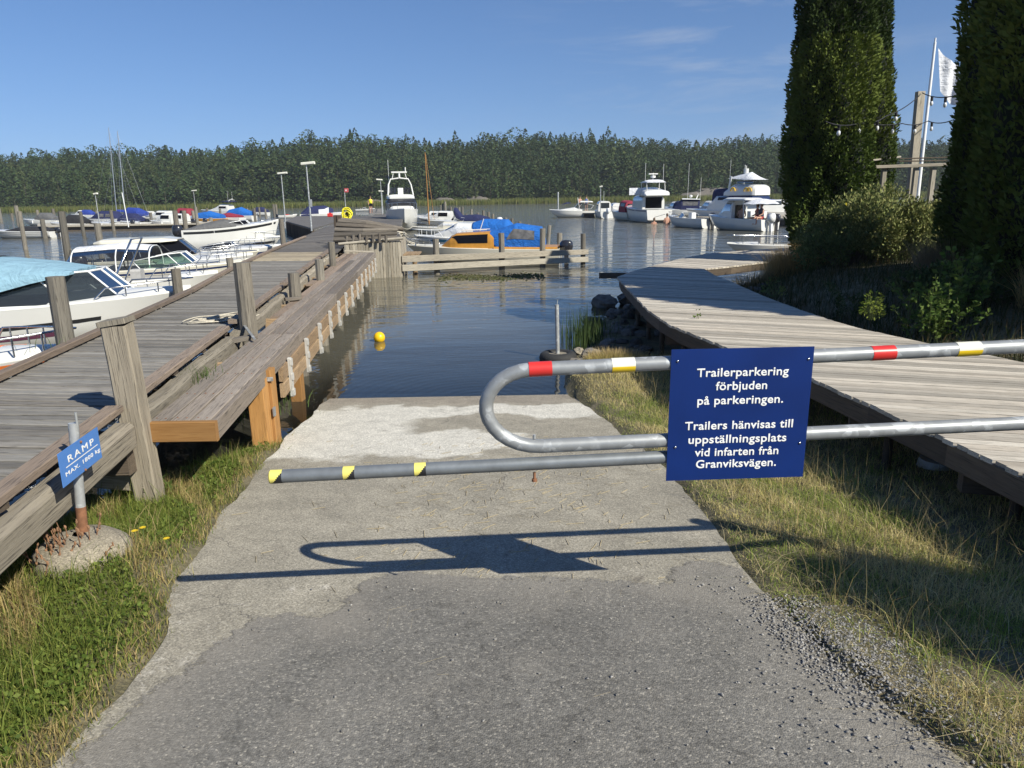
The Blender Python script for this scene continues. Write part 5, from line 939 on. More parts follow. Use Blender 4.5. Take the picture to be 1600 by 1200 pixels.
for k,(px,yt,yb,wd,lab) in enumerate(((689,320,336,2.6,'leftmost and farthest small post right of the masted boat'),(692,318,337,2.8,'thin far post next to the leftmost one'),(696,315,337,4,'tallest far post with a lumpy head'),(701,325,339,3,'short post right of the tallest far one'),(705,323,339,3.4,'far post over the navy canopy, left one'),(714,324,341,3.2,'far post over the navy canopy, middle'),(718,324,342,3.4,'far post over the navy canopy, right'),(723,323,346,4.2,'post with a white cap of bird droppings'),(729,334,346,2.8,'short post right of the white capped one'),(737,327,347,3.8,'post left of the blue canopy'),(747,332,349,4.6,'first broad post over the blue canopy'),(755.5,329,350,4.6,'second and tallest broad post over the blue canopy'),(764,331,352,4.6,'third broad post over the blue canopy'),(770.5,334,354,4.2,'fourth post over the blue canopy'),(777,340,355,4.2,'fifth and shortest post over the blue canopy'),(790,340,358,5.5,'post with a rope end between the two blue canopies'),(800,341,360,4.5,'post just right of the roped one'),(812,346,362,5.6,'low post over the front blue canopy, left'),(826,350,364,4.5,'low post over the front blue canopy, right'),(852,352,392,6,'leaning post behind the fence at the canopy end'),(874,364,391,9,'post with a black rubber collar by the orange stern'),(839,354,372,6,'thin dark post just right of the front canopy top'))):
    pile(px,yt,yb,wd,lab,GR,lean=(.25 if px==852 else 0))
g=W(874,391,0); 
# thin ropes from posts to boats
def rope(name,a,b_,sag,lab,r=.013):
    pts=[a.lerp(b_,q)-Vector((0,0,sag*4*q*(1-q))) for q in np.linspace(0,1,12)]; o=MB().tube(pts,r,5).build(name,M['rope']); return thing(o,lab,'rope')
rope('mooring_rope',WY(110,389,W(107,404,0).y-.1),bowpos(160,408,.9,0,0)+Vector((0,0,.9)),.1,'mooring rope from the thick post to the boat with a clear canopy')
for k,(pa,pb2,lab) in enumerate((((628,358,1.0),(652,369,.85),'rope from the wharf corner to the bow of the blue striped day cruiser'),((628,362,1.0),(662,379,.85),'lower slack rope from the wharf corner to the orange cabin boat'),((627,354,1.0),(645,353,.85),'rope from the wharf corner to the boat with the wooden mast'))):
    rope('mooring_rope',W(*pa),W(*pb2),.15,lab,.016)
# lamps
def lamp(px,yt,yb,zb,lab,box=False,w_=20,side=1):
    g=W(px,yb,zb); t=WY(px-9*0,yt,g.y).z; k=1.; root=empty('street_lamp',(g.x,g.y,zb),0,lab,'lamp','slim steel lamps along the jetties')
    hh=t-zb; MB().tube([(0,0,0),(0,0,hh*.5),(0,0,hh)],.045,8,r1=.03).build('pole',M['galv2'],root)
    wv=w_/f*g.y; MB().beam((-.35*wv*side,0,hh+.0),(.65*wv*side,-.05,hh+.05),.2,.13,ch=.04).build('lamp_head',M['cream'],root)
    if box: MB().box((.07,0,hh*.42),(.1,.1,.35)).build('switch_box',M['galv2'],root)
    return root
lamp(487,256,361,.93,'nearest lamp on the jetty with a grey box halfway up its pole',True,20)
lamp(446,271,346,.93,'second lamp, left of the nearest one at the platform corner',False,14)
lamp(597.5,281,335,.93,'lamp left of the tall bow-on cruiser',False,9,-1)
lamp(598.5,299,333,.93,'shorter lamp with a round white disc behind the third lamp',False,7,-1)
lamp(307,298,338,.6,'small far lamp above the wine red cover on the left',False,7)
lamp(156,303,352,.6,'small far lamp just left of the masts',False,6)
lamp(938,292,338,.6,'small lamp above the right dock near the wheelhouse boat',False,4)
lamp(1018,0+303,340,.6,'thin lamp hidden behind the white cruiser',False,4) if False else None
p=W(872,335,0); o=MB().tube([(0,0,-.5),(0,0,WY(872,300,p.y).z)],.10,8).build('dock_pole',M['galv2']); o.location=(p.x,p.y,0); thing(o,'tall grey steel pole at the end of the far right dock','pole')
p=W(222,352,.4); o=MB().tube([(0,0,0),(-.15,0,WY(199,302,p.y).z-.4)],.04,6).build('signal_pole',M['white']); o.location=(W(201,355,.4).x,W(201,355,.4).y,.4); thing(o,'thin white pole between the white cabin boat and the masts','pole')
# small red sign on the jetty
g=W(541,338,.93); t=WY(540,297,g.y).z; rt=empty('jetty_sign',(g.x,g.y,.93),0,'small red and white square sign on a post, standing far out on the jetty','sign')
MB().tube([(0,0,0),(0,0,t-.93)],.035,6).build('post',M['galv2'],rt); MB().beam((0,-.04,t-.93-.02),(.22*g.y/40,-.04,t-.93-.02),.02,.2*g.y/40).build('sign_panel',plain('faded_red',(.50,.10,.10)),rt); 
MB().beam((.10,-.055,t-.93-.02),(.2,-.055,t-.93-.02),.006,.12).build('white_mark',M['white'],rt)
# yellow hose coil
g=W(543,346,.93); rt=empty('hose_coil',(g.x,g.y,.93),0,'bright yellow hose coiled over a low post at the wharf','hose'); zc1=WY(543,331,g.y).z-.93
for k in range(9):
    R0=.20+.035*(k%4); MB().tube([((R0+.04*math.sin(5*a+k))*math.cos(a)*1.1+.05*math.sin(k),-.03*k+.05*math.sin(3*a+k),zc1+(R0*1.25)*math.sin(a)-.03*k%3) for a in np.linspace(0,2*math.pi,21)[:-1]],.034,6,closed=True).build('hose_loop',M['yelhose'],rt)
MB().box((0,.1,zc1*.5),(.25,.2,zc1)).build('post',M['log'],rt)
g=W(516,339,.93); o=MB().box((0,0,.16),(.42,.3,.3),ch=.04).box((0,0,.33),(.2,.05,.05)).build('fuel_can',M['red']); o.location=(g.x,g.y,.93); thing(o,'red box on the jetty left of the yellow hose','box')
# rope pile and small green thing
p=W(345,500,.93); b=MB()
for k in range(7):
    r=.09+.028*k; b.tube([((r*1.5+.06*math.sin(3*a+k*2))*math.cos(a)+.04*math.sin(k*2.1),r*1.0*math.sin(a+.2*math.sin(2*a+k))+.03*math.cos(k),.012+.008*(k%4)+.008*math.sin(4*a+k)) for a in np.linspace(0,2*math.pi,33)[:-1]],.007,6,closed=True)
b.tube([(-.3,0,.02),(-.15,-.22,.02),(.05,-.18,.02),(.2,-.3,.02),(.42,-.2,.03)],.007,6)
o=b.build('rope_pile',M['rope']); o.location=p; o.rotation_euler.z=.9; thing(o,'loose pile of pale rope on the jetty beside the kerb','rope')
g=W(374,417,.93); o=MB().box((0,0,.03),(.22,.10,.04),ch=.015).build('rope_cleat',plain('green_paint',(.02,.35,.12))); o.location=g; thing(o,'small bright green cleat at the jetty edge','cleat')
p=W(632,367,.95); b=MB()
for k in range(9): b.tube([(.18*math.cos(a*1.0+k)+.06*k-.2,.25*math.sin(a+k*.6),.1+.25*math.sin(a*.5+k)*.5-.06*k) for a in np.linspace(0,3.4,10)],.022,5)
o=b.build('rope_tangle',M['rope']); o.location=p+Vector((.05,.2,-.1)); thing(o,'tangle of grey ropes hanging over the wharf corner','rope')
# ---------------- people ----------------
def skinned(name,pts,edges,mat,par=None,loc=None,rz=0):
    me=bpy.data.meshes.new(name); me.from_pydata([p[:3] for p in pts],edges,[]); o=link(name,me,M[mat],par)
    sk=o.modifiers.new('s','SKIN'); 
    for i,p in enumerate(pts):
        v=me.skin_vertices[0].data[i] if me.skin_vertices else None
        if v: v.radius=(p[3],p[4] if len(p)>4 else p[3]); v.use_root=(i==0)
    s2=o.modifiers.new('u','SUBSURF'); s2.levels=1; s2.render_levels=1; return o
def person(loc,rz,pose,lab,shirt=None,shorts='darkcloth',par_group=None):
    rt=empty('person',loc,R_(rz),lab,'person',par_group); sit=pose=='sit'; h=.48 if sit else .92
    # facing +x
    P=[(0,0,h,.13,.16),(0,0,h+.22,.12,.15),(0.01,0,h+.45,.13,.18),(0.01,0,h+.56,.05),(.02,0,h+.66,.085,.075),(.02,0,h+.78,.085,.075)]
    E=[(0,1),(1,2),(2,3),(3,4),(4,5)]
    for sg in (1,-1):
        n=len(P)
        P+=[(.01,.19*sg,h+.47,.055),(.08 if sit else .03,.25*sg,h+.22,.045),(.28 if sit else .1,.2*sg,h+.12 if sit else h-.0,.035),(.34 if sit else .13,.18*sg,h+.11 if sit else h-.07,.04,.02)]; E+=[(2,n),(n,n+1),(n+1,n+2),(n+2,n+3)]
        n=len(P)
        if sit: P+=[(.06,.10*sg,h-.02,.09),(.42,.12*sg,h+.0,.07),(.44,.12*sg,h-.38,.045),(.56,.13*sg,h-.42,.04,.03)]
        else: P+=[(.0,.10*sg,h-.08,.085),(.03,.11*sg,h-.45,.065),(.0,.11*sg,h-.86,.045),(.13,.12*sg,h-.89,.04,.03)]
        E+=[(0,n),(n,n+1),(n+1,n+2),(n+2,n+3)]
    body=skinned('body',P,E,'skin',rt)
    if not body.data.skin_vertices: pass
    def ring(rows,name,mat): 
        b=MB(); b.grid([[(x+a*math.cos(t),y+c*math.sin(t),z) for t in np.linspace(0,2*math.pi,15)[:-1]] for x,y,z,a,c in rows],True,.5); b.build(name,M[mat],rt)
    if shirt: ring([(0,0,h+.02,.155,.19),(0,0,h+.22,.145,.18),(.01,0,h+.42,.155,.22),(.01,0,h+.52,.10,.16),(.01,0,h+.56,.06,.07)],'shirt',shirt)
    ring([(0,0,h+.06,.155,.185),(0,0,h-.04,.17,.21),(.06 if sit else 0,0,h-.12,.15,.2)],'shorts',shorts)
    MB().blob((.0,0,h+.80),(.105,.095,.10),0,.03,12,8,smooth=True).blob((-.02,0,h+.74),(.09,.092,.10),0,.03,12,8,smooth=True).build('hair',M['hair'],rt)
    MB().blob((.105,0,h+.73),(.02,.014,.02),0,0,6,5).build('nose',M['skin'],rt)
    return rt
bpy.context.view_layer.update()
def onboat(b,x,y,z): return b.root.matrix_world@Vector((x,y,z))
person(onboat(CUD,2.9,.35,.35),100+152-180,'sit','person with bare chest and dark shorts seated under the hardtop of the cuddy boat')
person(onboat(CUD,1.2,.3,.45),152,'sit','person in a red top seated under the parasol at the stern','redcloth','darkcloth')
person(onboat(CUD,.55,.55,.5),200,'sit','person in a dark top seated rightmost beside the parasol','darkcloth','redcloth')
p=W(906,337,0); person((p.x,p.y,.55),-80,'stand','person with dark shorts standing on the small far pontoon, left of two')
p=W(916,337,0); person((p.x,p.y,.55),-100,'stand','person in blue standing on the small far pontoon, right of two','blueclothes')
p=W(1042,350,0); person((p.x,p.y,-.95),90,'stand','bather standing in the water at the stern platform of the white cruiser')
p=W(1022,350,0); person((p.x,p.y,-1.3),80,'stand','swimmer deep in the water left of the bather at the cruiser stern')
p=W(580,333,.93); person((p.x,p.y,.93),-90,'stand','tiny person in a yellow top far out on the jetty','yelhose')
# parasol on the cuddy boat
q=onboat(CUD,1.1,0,0); rt=empty('parasol',(q.x,q.y,.5),0,'pale beige parasol open over the stern of the cuddy boat','parasol')
MB().tube([(0,0,0),(0,0,1.45)],.03,6).build('pole',M['alu'],rt); b=MB(); rows=[[(r*1.1*math.cos(t),r*1.1*math.sin(t),1.5-.32*r*r-.02*math.cos(8*t)*r) for t in np.linspace(0,2*math.pi,25)[:-1]] for r in (.02,.3,.6,.85,1.)]; b.grid(rows,True,.5); b.build('canopy',M['whitecan'],rt)
o=MB().blob((0,0,0),(.22,.22,.24),0,0,14,10,smooth=True).tube([(0,0,.2),(0,0,.3)],.05,6).build('buoy',M['gel']); p=W(1205,341,.9); o.location=p; thing(o,'big round white fender ball hanging behind the parasol','fender')
# ---------------- terrace on the bank: rail, post, string lights, flagpole ----------------
rl=empty('terrace_rail',(11,21,2),0,'silver timber handrail with posts on the terrace above the bush','railing'); 
zt=lambda px,py,Y: WY(px,py,Y)
a=zt(1338,262,17.6); c_=zt(1482,257,17.6)
b=MB().beam(a,c_,.14,.07).beam(a+Vector((0,.1,.12)),zt(1405,245,20),.10,.04); under(b.build('handrail',M['grey']),rl)
for px in (1382,1432,1459,1338): g=zt(px,259,17.65); under(MB().beam((g.x,g.y,.9),(g.x,g.y,g.z-.04),.10,.10,up=(0,1,0)).build('post',M['grey']),rl)
b=MB().beam(zt(1405,248,19.4),zt(1480,246,19.4),.03,.03).beam(zt(1405,252,19.4),zt(1480,251,19.4),.03,.03); under(b.build('thin_rail',M['fascia']),rl)
g=zt(1426,300,20.2); t=zt(1438,143,20.2); o=MB().beam((g.x-.02,20.2,.9),(t.x,20.2,t.z),.19,.16,up=(0,1,0),seg=3).build('timber_post',M['grey']); thing(o,'tall square timber post carrying the string lights','post')
g=zt(1437,280,24); t=zt(1461,66,24); rt=empty('flagpole',(g.x,24,1.5),0,'white flagpole with a drooping white flag behind the timber post','flagpole')
def rel(P,rt): return Vector(P)-Vector(rt.location)
MB().tube([rel((g.x,24,1.4),rt),rel(t,rt)],.062,8,r1=.04).tube([rel(t,rt),rel(t+Vector((0,0,.12)),rt)],.03,6).build('pole',M['white'],rt)
fl=[]; A=zt(1466,75,24);Bq=zt(1469,142,24);Cq=zt(1500,100,24);Dq=zt(1496,165,24)
for k in range(13):
    q=k/12; r=[]
    for j in range(9): v=j/8; p=A.lerp(Cq,q).lerp(Bq.lerp(Dq,q),v); r.append(rel(p+Vector((0,.10*math.sin(q*9+v*2)*q,-.1*math.sin(q*3))),rt))
    fl.append(r)
MB().grid(fl).build('flag',M['whitecan'],rt)
def bulbs(name,P,n,lab,bulbat):
    rt=empty(name,P[0],0,lab,'string lights'); pts=[]
    for a_,b_ in zip(P[:-1],P[1:]):
        for q in np.linspace(0,1,10): pts.append(rel(a_.lerp(b_,q)-Vector((0,0,.25*q*(1-q))),rt))
    MB().tube(pts,.012,5).build('cable',M['blackcan'],rt)
    for q in bulbat:
        i=q*(len(pts)-1); k=int(i); p=pts[k].lerp(pts[min(k+1,len(pts)-1)],i-k); o=MB().tube([p,p-Vector((0,0,.10))],.03,7).build('socket',M['blackcan'],rt); MB().blob(p-Vector((0,0,.155)),(.04,.04,.06),0,0,8,6,smooth=True).build('bulb',M['clearbulb'],o)
m_,t_,b_=newmat('bulb_glass',.1,0,(.9,.9,.88)); b_.inputs['Transmission Weight'].default_value=.3; M['clearbulb']=m_
T1=Vector((7.35,16.75,0))
bulbs('string_lights',[zt(1290,190,15.6),zt(1345,192,16.2),zt(1385,181,17.5),zt(1436,150,20.1)],8,'upper string of bulbs running from the thuja to the timber post',(.12,.3,.42,.55,.78))
bulbs('string_lights',[zt(1441,145,20.1),zt(1490,150,16)],8,'short string of bulbs from the timber post to the dark thuja',(.38,.8))
bulbs('string_lights',[zt(1330,188,17.2),zt(1410,193,19),zt(1450,189,20.5),zt(1490,187,17)],8,'lower string of bulbs passing behind the timber post',(.1,.25,.5,.75))
# ---------------- vegetation ----------------
def blades(name,P,Ht,wd,C,lean=.5,bend=.5,seed=1,parent=None,mat='leaf',curl=None):
    """one thin bent two-segment blade per root point P (n,3)"""
    r=np.random.default_rng(seed); n=len(P); az=r.uniform(0,2*np.pi,n); ln=np.abs(r.normal(0,lean,n)); fa=r.uniform(0,2*np.pi,n)
    d=np.stack([np.cos(az),np.sin(az),np.zeros(n)],1); s=np.stack([np.cos(fa),np.sin(fa),np.zeros(n)],1)*(wd/2)[:,None]
    up=np.array([0,0,1.]); h=Ht[:,None]; m1=P+up*h*.5+d*(ln[:,None]*h*.28); tp=P+up*h*(1-.35*np.clip(ln,0,1.6)[:,None]*bend)+d*(ln[:,None]*h*.95)
    V=np.stack([P-s,P+s,m1-s*.8,m1+s*.8,tp],1).reshape(-1,3); i=np.arange(n)*5
    F=np.concatenate([np.stack([i,i+1,i+3],1),np.stack([i,i+3,i+2],1),np.stack([i+2,i+3,i+4],1)]); Cc=np.repeat(C,5,axis=0); o=npmesh(name,V,F,M[mat],Cc,parent); return o
def leaves(name,P,size,C,seed=1,parent=None,mat='leaf',nrm=None,flat=.5,asp=1.8,tip=None):
    """one folded diamond leaf per point; nrm (n,3) optional outward direction that the leaf leans along"""
    r=np.random.default_rng(seed); n=len(P); a=r.normal(size=(n,3)); 
    if nrm is not None: a=a*flat+nrm
    a/=np.linalg.norm(a,axis=1)[:,None]; b=r.normal(size=(n,3)); b-=a*(a*b).sum(1)[:,None]; b/=np.linalg.norm(b,axis=1)[:,None]
    s=size[:,None]; V=np.stack([P,P+a*s*asp*.5+b*s*.5,P+a*s*asp,P+a*s*asp*.5-b*s*.5],1).reshape(-1,3); i=np.arange(n)*4
    F=np.concatenate([np.stack([i,i+1,i+2],1),np.stack([i,i+2,i+3],1)]); return npmesh(name,V,F,M[mat],np.repeat(C,4,axis=0),parent)
def colmix(n,cols,w,seed=0,var=.25,P=None,fr=1.,):
    r=np.random.default_rng(seed); c=np.array(cols,float); w=np.array(w,float); w/=w.sum(); k=r.choice(len(cols),n,p=w); o=c[k]*(1+r.uniform(-var,var,(n,1))); return np.clip(o,0,1)
def clump(P,fr=1.,s=0): return .5+.5*np.sin(P[:,0]*2.3*fr+s)*np.cos(P[:,1]*1.9*fr+s*1.7)*.6+.25*np.sin(P[:,0]*6.1*fr+P[:,1]*4.7*fr+s)
def scatter(x0,x1,y0,y1,n,seed,fn):
    r=np.random.default_rng(seed); X=r.uniform(x0,x1,n); Y=y0+(y1-y0)*r.uniform(0,1,n)**1.35; k=fn(X,Y)>r.uniform(0,1,n); X=X[k];Y=Y[k]; return np.stack([X,Y,hgt(X,Y)-.01],1)
# left bank
def leftf(X,Y):
    e=XLf(Y)-X+.05*np.sin(Y*9)+.04*np.sin(Y*23); sd=sdist(X,Y); base=((e>-.05)&(sd>.03)).astype(float); edge=np.clip((e+.05)/.10,0,1)*.7+.3
    bare=np.clip(1-((X+1.95)**2/.05+(Y-3.15)**2/.02),0,1); mound=((X-(-2.15))**2+(Y-3.78)**2)<.30**2; return base*edge*(1-bare*.2)*np.where(((X-(-2.43))**2+(Y-3.73)**2)<.24**2,.08,1)
P=scatter(-4.6,-1.5,1.55,9.4,150000,11,leftf); n=len(P); cl=clump(P,1.4,1.)
near=np.clip((XLf(P[:,1])-P[:,0])/.6,0,1); dry=(cl>.72)|((near<.3)&(rng.uniform(size=n)<.55)); dry&=(rng.uniform(size=n)<.8)
C=np.where(dry[:,None],colmix(n,[(.50,.39,.17),(.40,.35,.13),(.30,.21,.11)],[3,2,1],3),colmix(n,[(.19,.235,.045),(.28,.30,.07),(.12,.165,.035)],[3,2,2],4))
hh=rng.uniform(.035,.13,n)*(.55+.75*near)*(1+.8*(rng.uniform(size=n)<.06)); gl=blades('grass',P,hh,rng.uniform(.0025,.0055,n),C,.75,.6,21); tag(gl,'green and straw coloured grass on the left bank',kind='stuff')
P=scatter(-4.6,-1.7,1.55,7.5,75000,12,lambda X,Y:leftf(X,Y)*(clump(np.stack([X,Y],1),1.4,1.)<.66)*((XLf(Y)-X)>.10)); n=len(P); P[:,2]+=rng.uniform(.005,.075,n)*(.6+.6*clump(P,3,2)); U=np.tile([0,0,1.],(n,1))
C=colmix(n,[(.14,.195,.035),(.20,.25,.055),(.09,.14,.025)],[3,2,2],5); hl=leaves('clover',P,rng.uniform(.010,.021,n),C,6,nrm=np.array([0,0,.35]),flat=1.,asp=1.5); tag(hl,'low leafy clover and herbs among the grass of the left bank',kind='stuff')
# right bank
def rightf(X,Y):
    e=X-XRf(Y)+.06*np.sin(Y*7)+.05*np.sin(Y*19); sd=sdist(X,Y); base=((e>-.05)&(sd>.05)).astype(float); edge=np.clip((e+.05)/.10,0,1)*.7+.3
    gr=((X-1.48)**2/.05+(Y-2.85)**2/.16)<1; gr2=((X-1.95)**2/.06+(Y-2.6)**2/.03)<1; under_=(X>2.35+.12*np.maximum(0,6-Y)); c=clump(np.stack([X,Y],1),2.2,4.); return base*edge*np.where(gr|gr2,.2,1)*np.where(under_,.35,1)*np.where(Y<2.9,.8+.2*(c>.42),1)
P=scatter(.62,4.6,1.5,10.2,200000,31,rightf); n=len(P); cl=clump(P,1.7,2.6); e=P[:,0]-XRf(P[:,1]); 
dry=(cl+rng.uniform(-.3,.3,n)>.5)|(P[:,1]>8.2)
C=np.where(dry[:,None],colmix(n,[(.70,.57,.27),(.58,.53,.20),(.80,.68,.38)],[3,3,1.5],33),colmix(n,[(.28,.35,.07),(.36,.41,.10),(.17,.24,.05)],[3,2,1],34))
hh=rng.uniform(.022,.07,n)*(.5+.8*np.clip(e/.5,0,1))*(1+1.0*(rng.uniform(size=n)<.08)); gr_=blades('grass',P,hh,rng.uniform(.0022,.0045,n),C,1.1,.7,35); tag(gr_,'yellowing grass on the right bank between the ramp and the boardwalk',kind='stuff')
# long dry stalks
P=scatter(1.5,3.6,1.8,9.6,5200,41,lambda X,Y:rightf(X,Y)*(clump(np.stack([X,Y],1),1.7,2.6)>.35)); n=len(P); C=colmix(n,[(.50,.40,.20),(.40,.30,.13)],[1,1],42); o=blades('dry_stalks',P,rng.uniform(.14,.36,n),rng.uniform(.002,.0035,n),C,.7,.35,43); tag(o,'long bleached grass stalks standing out of the right bank',kind='stuff')
P=scatter(1.25,3.4,1.7,9.4,9000,47,rightf); n=len(P); C=colmix(n,[(.62,.52,.30),(.50,.40,.20),(.30,.34,.10)],[2,2,1],48); o=blades('fallen_straw',P,rng.uniform(.06,.17,n),rng.uniform(.002,.0032,n),C,1.9,.75,49); tag(o,'bent and fallen straw matted into the grass of the right bank',kind='stuff')
P=scatter(-3.4,-1.9,1.7,6.5,900,44,leftf); n=len(P); C=colmix(n,[(.45,.36,.17),(.14,.2,.05)],[2,1],45); o=blades('dry_stalks',P,rng.uniform(.12,.30,n),rng.uniform(.002,.004,n),C,.7,.35,46); tag(o,'few long stalks above the left bank',kind='stuff')
# bank behind the boardwalk
def Xin(Y): return np.interp(Y,[2,3.9,5.6,7.2,8.9,11,12.9,15.5,17.3,20],[5.9,5.6,4.95,4.35,3.92,3.85,3.92,4.07,6.5,9.])
def bankf(X,Y): return ((X>Xin(Y)+.15)&(sdist(X,Y)>.1)).astype(float)*(.35+.65*(clump(np.stack([X,Y],1),.9,7)>.35))
P=scatter(3.9,13,3.,21,70000,51,bankf); n=len(P); C=colmix(n,[(.035,.05,.014),(.06,.07,.022),(.15,.11,.05)],[3,2,2],52); o=blades('bank_grass',P,rng.uniform(.08,.34,n),rng.uniform(.006,.013,n),C,.7,.5,53); tag(o,'rough grass on the bank behind the boardwalk, its shade darkened into the colour',kind='stuff')  # blade colours lowered to deepen the shade on this bank
def dryclump(cx,cy,r,h,n,lab,seed,cols=((.46,.32,.13),(.38,.25,.10))):
    r_=np.random.default_rng(seed); a=r_.uniform(0,6.28,n); q=r*np.sqrt(r_.uniform(0,1,n)); X=cx+q*np.cos(a); Y=cy+q*np.sin(a)*.8; P=np.stack([X,Y,hgt(X,Y)],1); o=blades('dry_grass_tuft',P,r_.uniform(.45,1.,n)*h,r_.uniform(.004,.009,n),colmix(n,cols,[1,1],seed),.35,.35,seed); tag(o,lab,'grass tuft')
dryclump(6.2,15.6,.8,.75,3600,'orange dry grass tuft at the foot of the left thuja',61)
dryclump(7.0,11.6,.6,.75,1800,'pale brown dry grass tuft below the bush',62,((.25,.2,.13),(.2,.15,.09)))
dryclump(6.8,8.5,.8,.6,2200,'reddish dry grass tuft at the right edge under the dark thujas',63)
dryclump(1.35,9.25,.42,.22,2600,'straw coloured grass tuft at the water corner of the ramp',64,((.52,.40,.19),(.40,.33,.12)))
dryclump(4.95,15.2,.4,.5,500,'thin pale grass tuft where the boardwalk bends',65,((.3,.24,.13),(.25,.2,.1)))
# reeds by the boardwalk corner
r_=np.random.default_rng(71); n=420; X=r_.normal(1.28,.22,n); Y=r_.normal(12.0,.45,n); P=np.stack([X,Y,np.full(n,-.1)],1); o=blades('reeds',P,r_.uniform(.35,.75,n),r_.uniform(.008,.014,n),colmix(n,[(.06,.10,.03),(.09,.13,.04)],[1,1],71),.16,.2,72); tag(o,'green reeds standing in the water beside the shore rocks',kind='stuff')
# reed tufts under the jetty
for k,(px,py,z,h,nn_,lab) in enumerate(((195,790,.15,.42,160,'long bladed sedge tuft between the sign and the square post'),(560/2+20,590,.84,.16,110,'grass weeds growing out of the landing stage planks'),(375,645,.2,.40,240,'sedge tuft in the shade under the landing stage'),(100,850,.15,.3,120,'grass tuft with yellow flowers at the left of the concrete mound'),(72,545,.98,.16,14,'thin weed sprouting at the outer kerb of the jetty'))):
    g=W(px,py,z); r_=np.random.default_rng(80+k); s_=.12 if k!=2 else .3
    P=np.stack([g.x+r_.normal(0,s_,nn_),g.y+r_.normal(0,s_,nn_),np.full(nn_,z-.02)],1); o=blades('sedge_tuft',P,r_.uniform(.5,1,nn_)*h,r_.uniform(.003,.007,nn_),colmix(nn_,[(.09,.15,.03),(.16,.2,.06)],[2,1],80+k),.8,.8,81+k); tag(o,lab,'grass tuft')
# herbs: big round leaves, fern, bushes
def herb(px,py,z,rad,n,sz,cols,lab,seed,hh=.2,name='weed_plant',asp=1.3):
    g=W(px,py,z); r_=np.random.default_rng(seed); a=r_.uniform(0,6.28,n); q=rad*np.sqrt(r_.uniform(0,1,n)); P=np.stack([g.x+q*np.cos(a),g.y+q*np.sin(a),z+hh*r_.uniform(.15,1,n)*(1.05-(q/rad)**2*.7)],1); U=np.stack([np.cos(a)*.6,np.sin(a)*.6,np.full(n,.35)],1)
    rt=empty(name,(g.x,g.y,z),0,lab,'plant'); o=leaves('foliage',P,r_.uniform(.6,1.,n)*sz,colmix(n,cols,[1]*len(cols),seed),seed,nrm=U,flat=.45,asp=asp); under(o,rt)
    ps=[]; b=MB()
    for k in range(min(40,n//6)): p=P[k*5]; b.tube([(g.x+random.uniform(-.3,.3)*rad,g.y+random.uniform(-.3,.3)*rad,z-.02),tuple(p)],.003 if sz<.1 else .005,4)
    under(b.build('stem',M['greenstem']),rt)
M['greenstem']=plain('green_stem',(.10,.13,.04),.8)
herb(275,775,.16,.24,70,.075,[(.10,.17,.03),(.14,.2,.05)],'clump of round bright green leaves near the ramp edge',91,.13,asp=1.0)
herb(325,745,.17,.22,90,.045,[(.10,.17,.03),(.16,.17,.06)],'leafy weed at the foot of the landing stage near its end board',92,.12)
herb(1362,497,.9,.13,260,.022,[(.22,.30,.04),(.28,.33,.06)],'bright yellow green fern lit by the sun beside the boardwalk',93,.34,'fern',2.4)
herb(1208,462,.8,.18,90,.04,[(.12,.16,.04),(.2,.22,.06)],'small weed with yellow flowers by the boardwalk inner edge',94,.3)
def bramble(px,py,z,n,ln,lab,seed,lf=.034,cols=((.09,.155,.03),(.14,.2,.045))):
    g=W(px,py,z); z=zat(g.x,g.y); r_=np.random.default_rng(seed); rt=empty('bramble_bush',(g.x,g.y,z),0,lab,'bush'); b=MB(); PP=[];UU=[]
    for k in range(n):
        a=r_.uniform(0,6.28); l=ln*r_.uniform(.5,1.1); sp=r_.uniform(.15,.7); x0=r_.normal(0,.16); y0=r_.normal(0,.13); pts=[]
        for q in np.linspace(0,1,9): pts.append((x0+math.cos(a)*sp*l*q,y0+math.sin(a)*sp*l*q,l*(q*1.15-.35*q*q*sp*1.6)))
        b.tube(pts,.004,4,r1=.002)
        for q in r_.uniform(.15,1,34): i=int(q*7.99); p=np.array(pts[i])*(1-(q*8-i))+np.array(pts[i+1])*(q*8-i); PP.append(p+r_.normal(0,.012,3)); UU.append((r_.normal(0,.7),r_.normal(0,.7),.35))
    b.build('stem',M['greenstem'],rt); P=np.array(PP); o=leaves('foliage',P,r_.uniform(.6,1.2,len(P))*lf,colmix(len(P),cols,[1]*len(cols),seed),seed,nrm=np.array(UU),flat=.3,asp=1.7); o.parent=rt
bramble(1470,490,1.0,34,.75,'green leafy bramble bush by the boardwalk on the right',95)
bramble(1500,470,1.1,16,.9,'taller thin bramble shoots behind the leafy bush on the right',97,.045)
bramble(1330,455,1.0,14,.55,'small scraggly dark plant between the fern and the bush',98,.03,((.06,.09,.03),(.09,.11,.035)))
herb(1090,498,.84,.05,14,.03,[(.13,.19,.04)],'tiny weed sprouting between the boardwalk planks',96,.12)
b=MB()
for k in range(26):
    x=-2.46+random.gauss(0,.07); y=3.62+random.gauss(0,.08); z=.40+random.random()*.05; pts=[(x,y,z)]
    for j in range(4): x+=random.uniform(-.03,.03); y+=random.uniform(-.03,.03); z+=random.uniform(.02,.10); pts.append((x,y,z))
    b.tube(pts,.003,4)
    for p in pts[2:]: b.blob(p,(.007,.006,.013),k,.4,5,4)
o=b.build('withered_plant',plain('withered_brown',(.24,.13,.07),.9,var=.3)); tag(o,'withered brown plant curling in front of the concrete mound','plant')
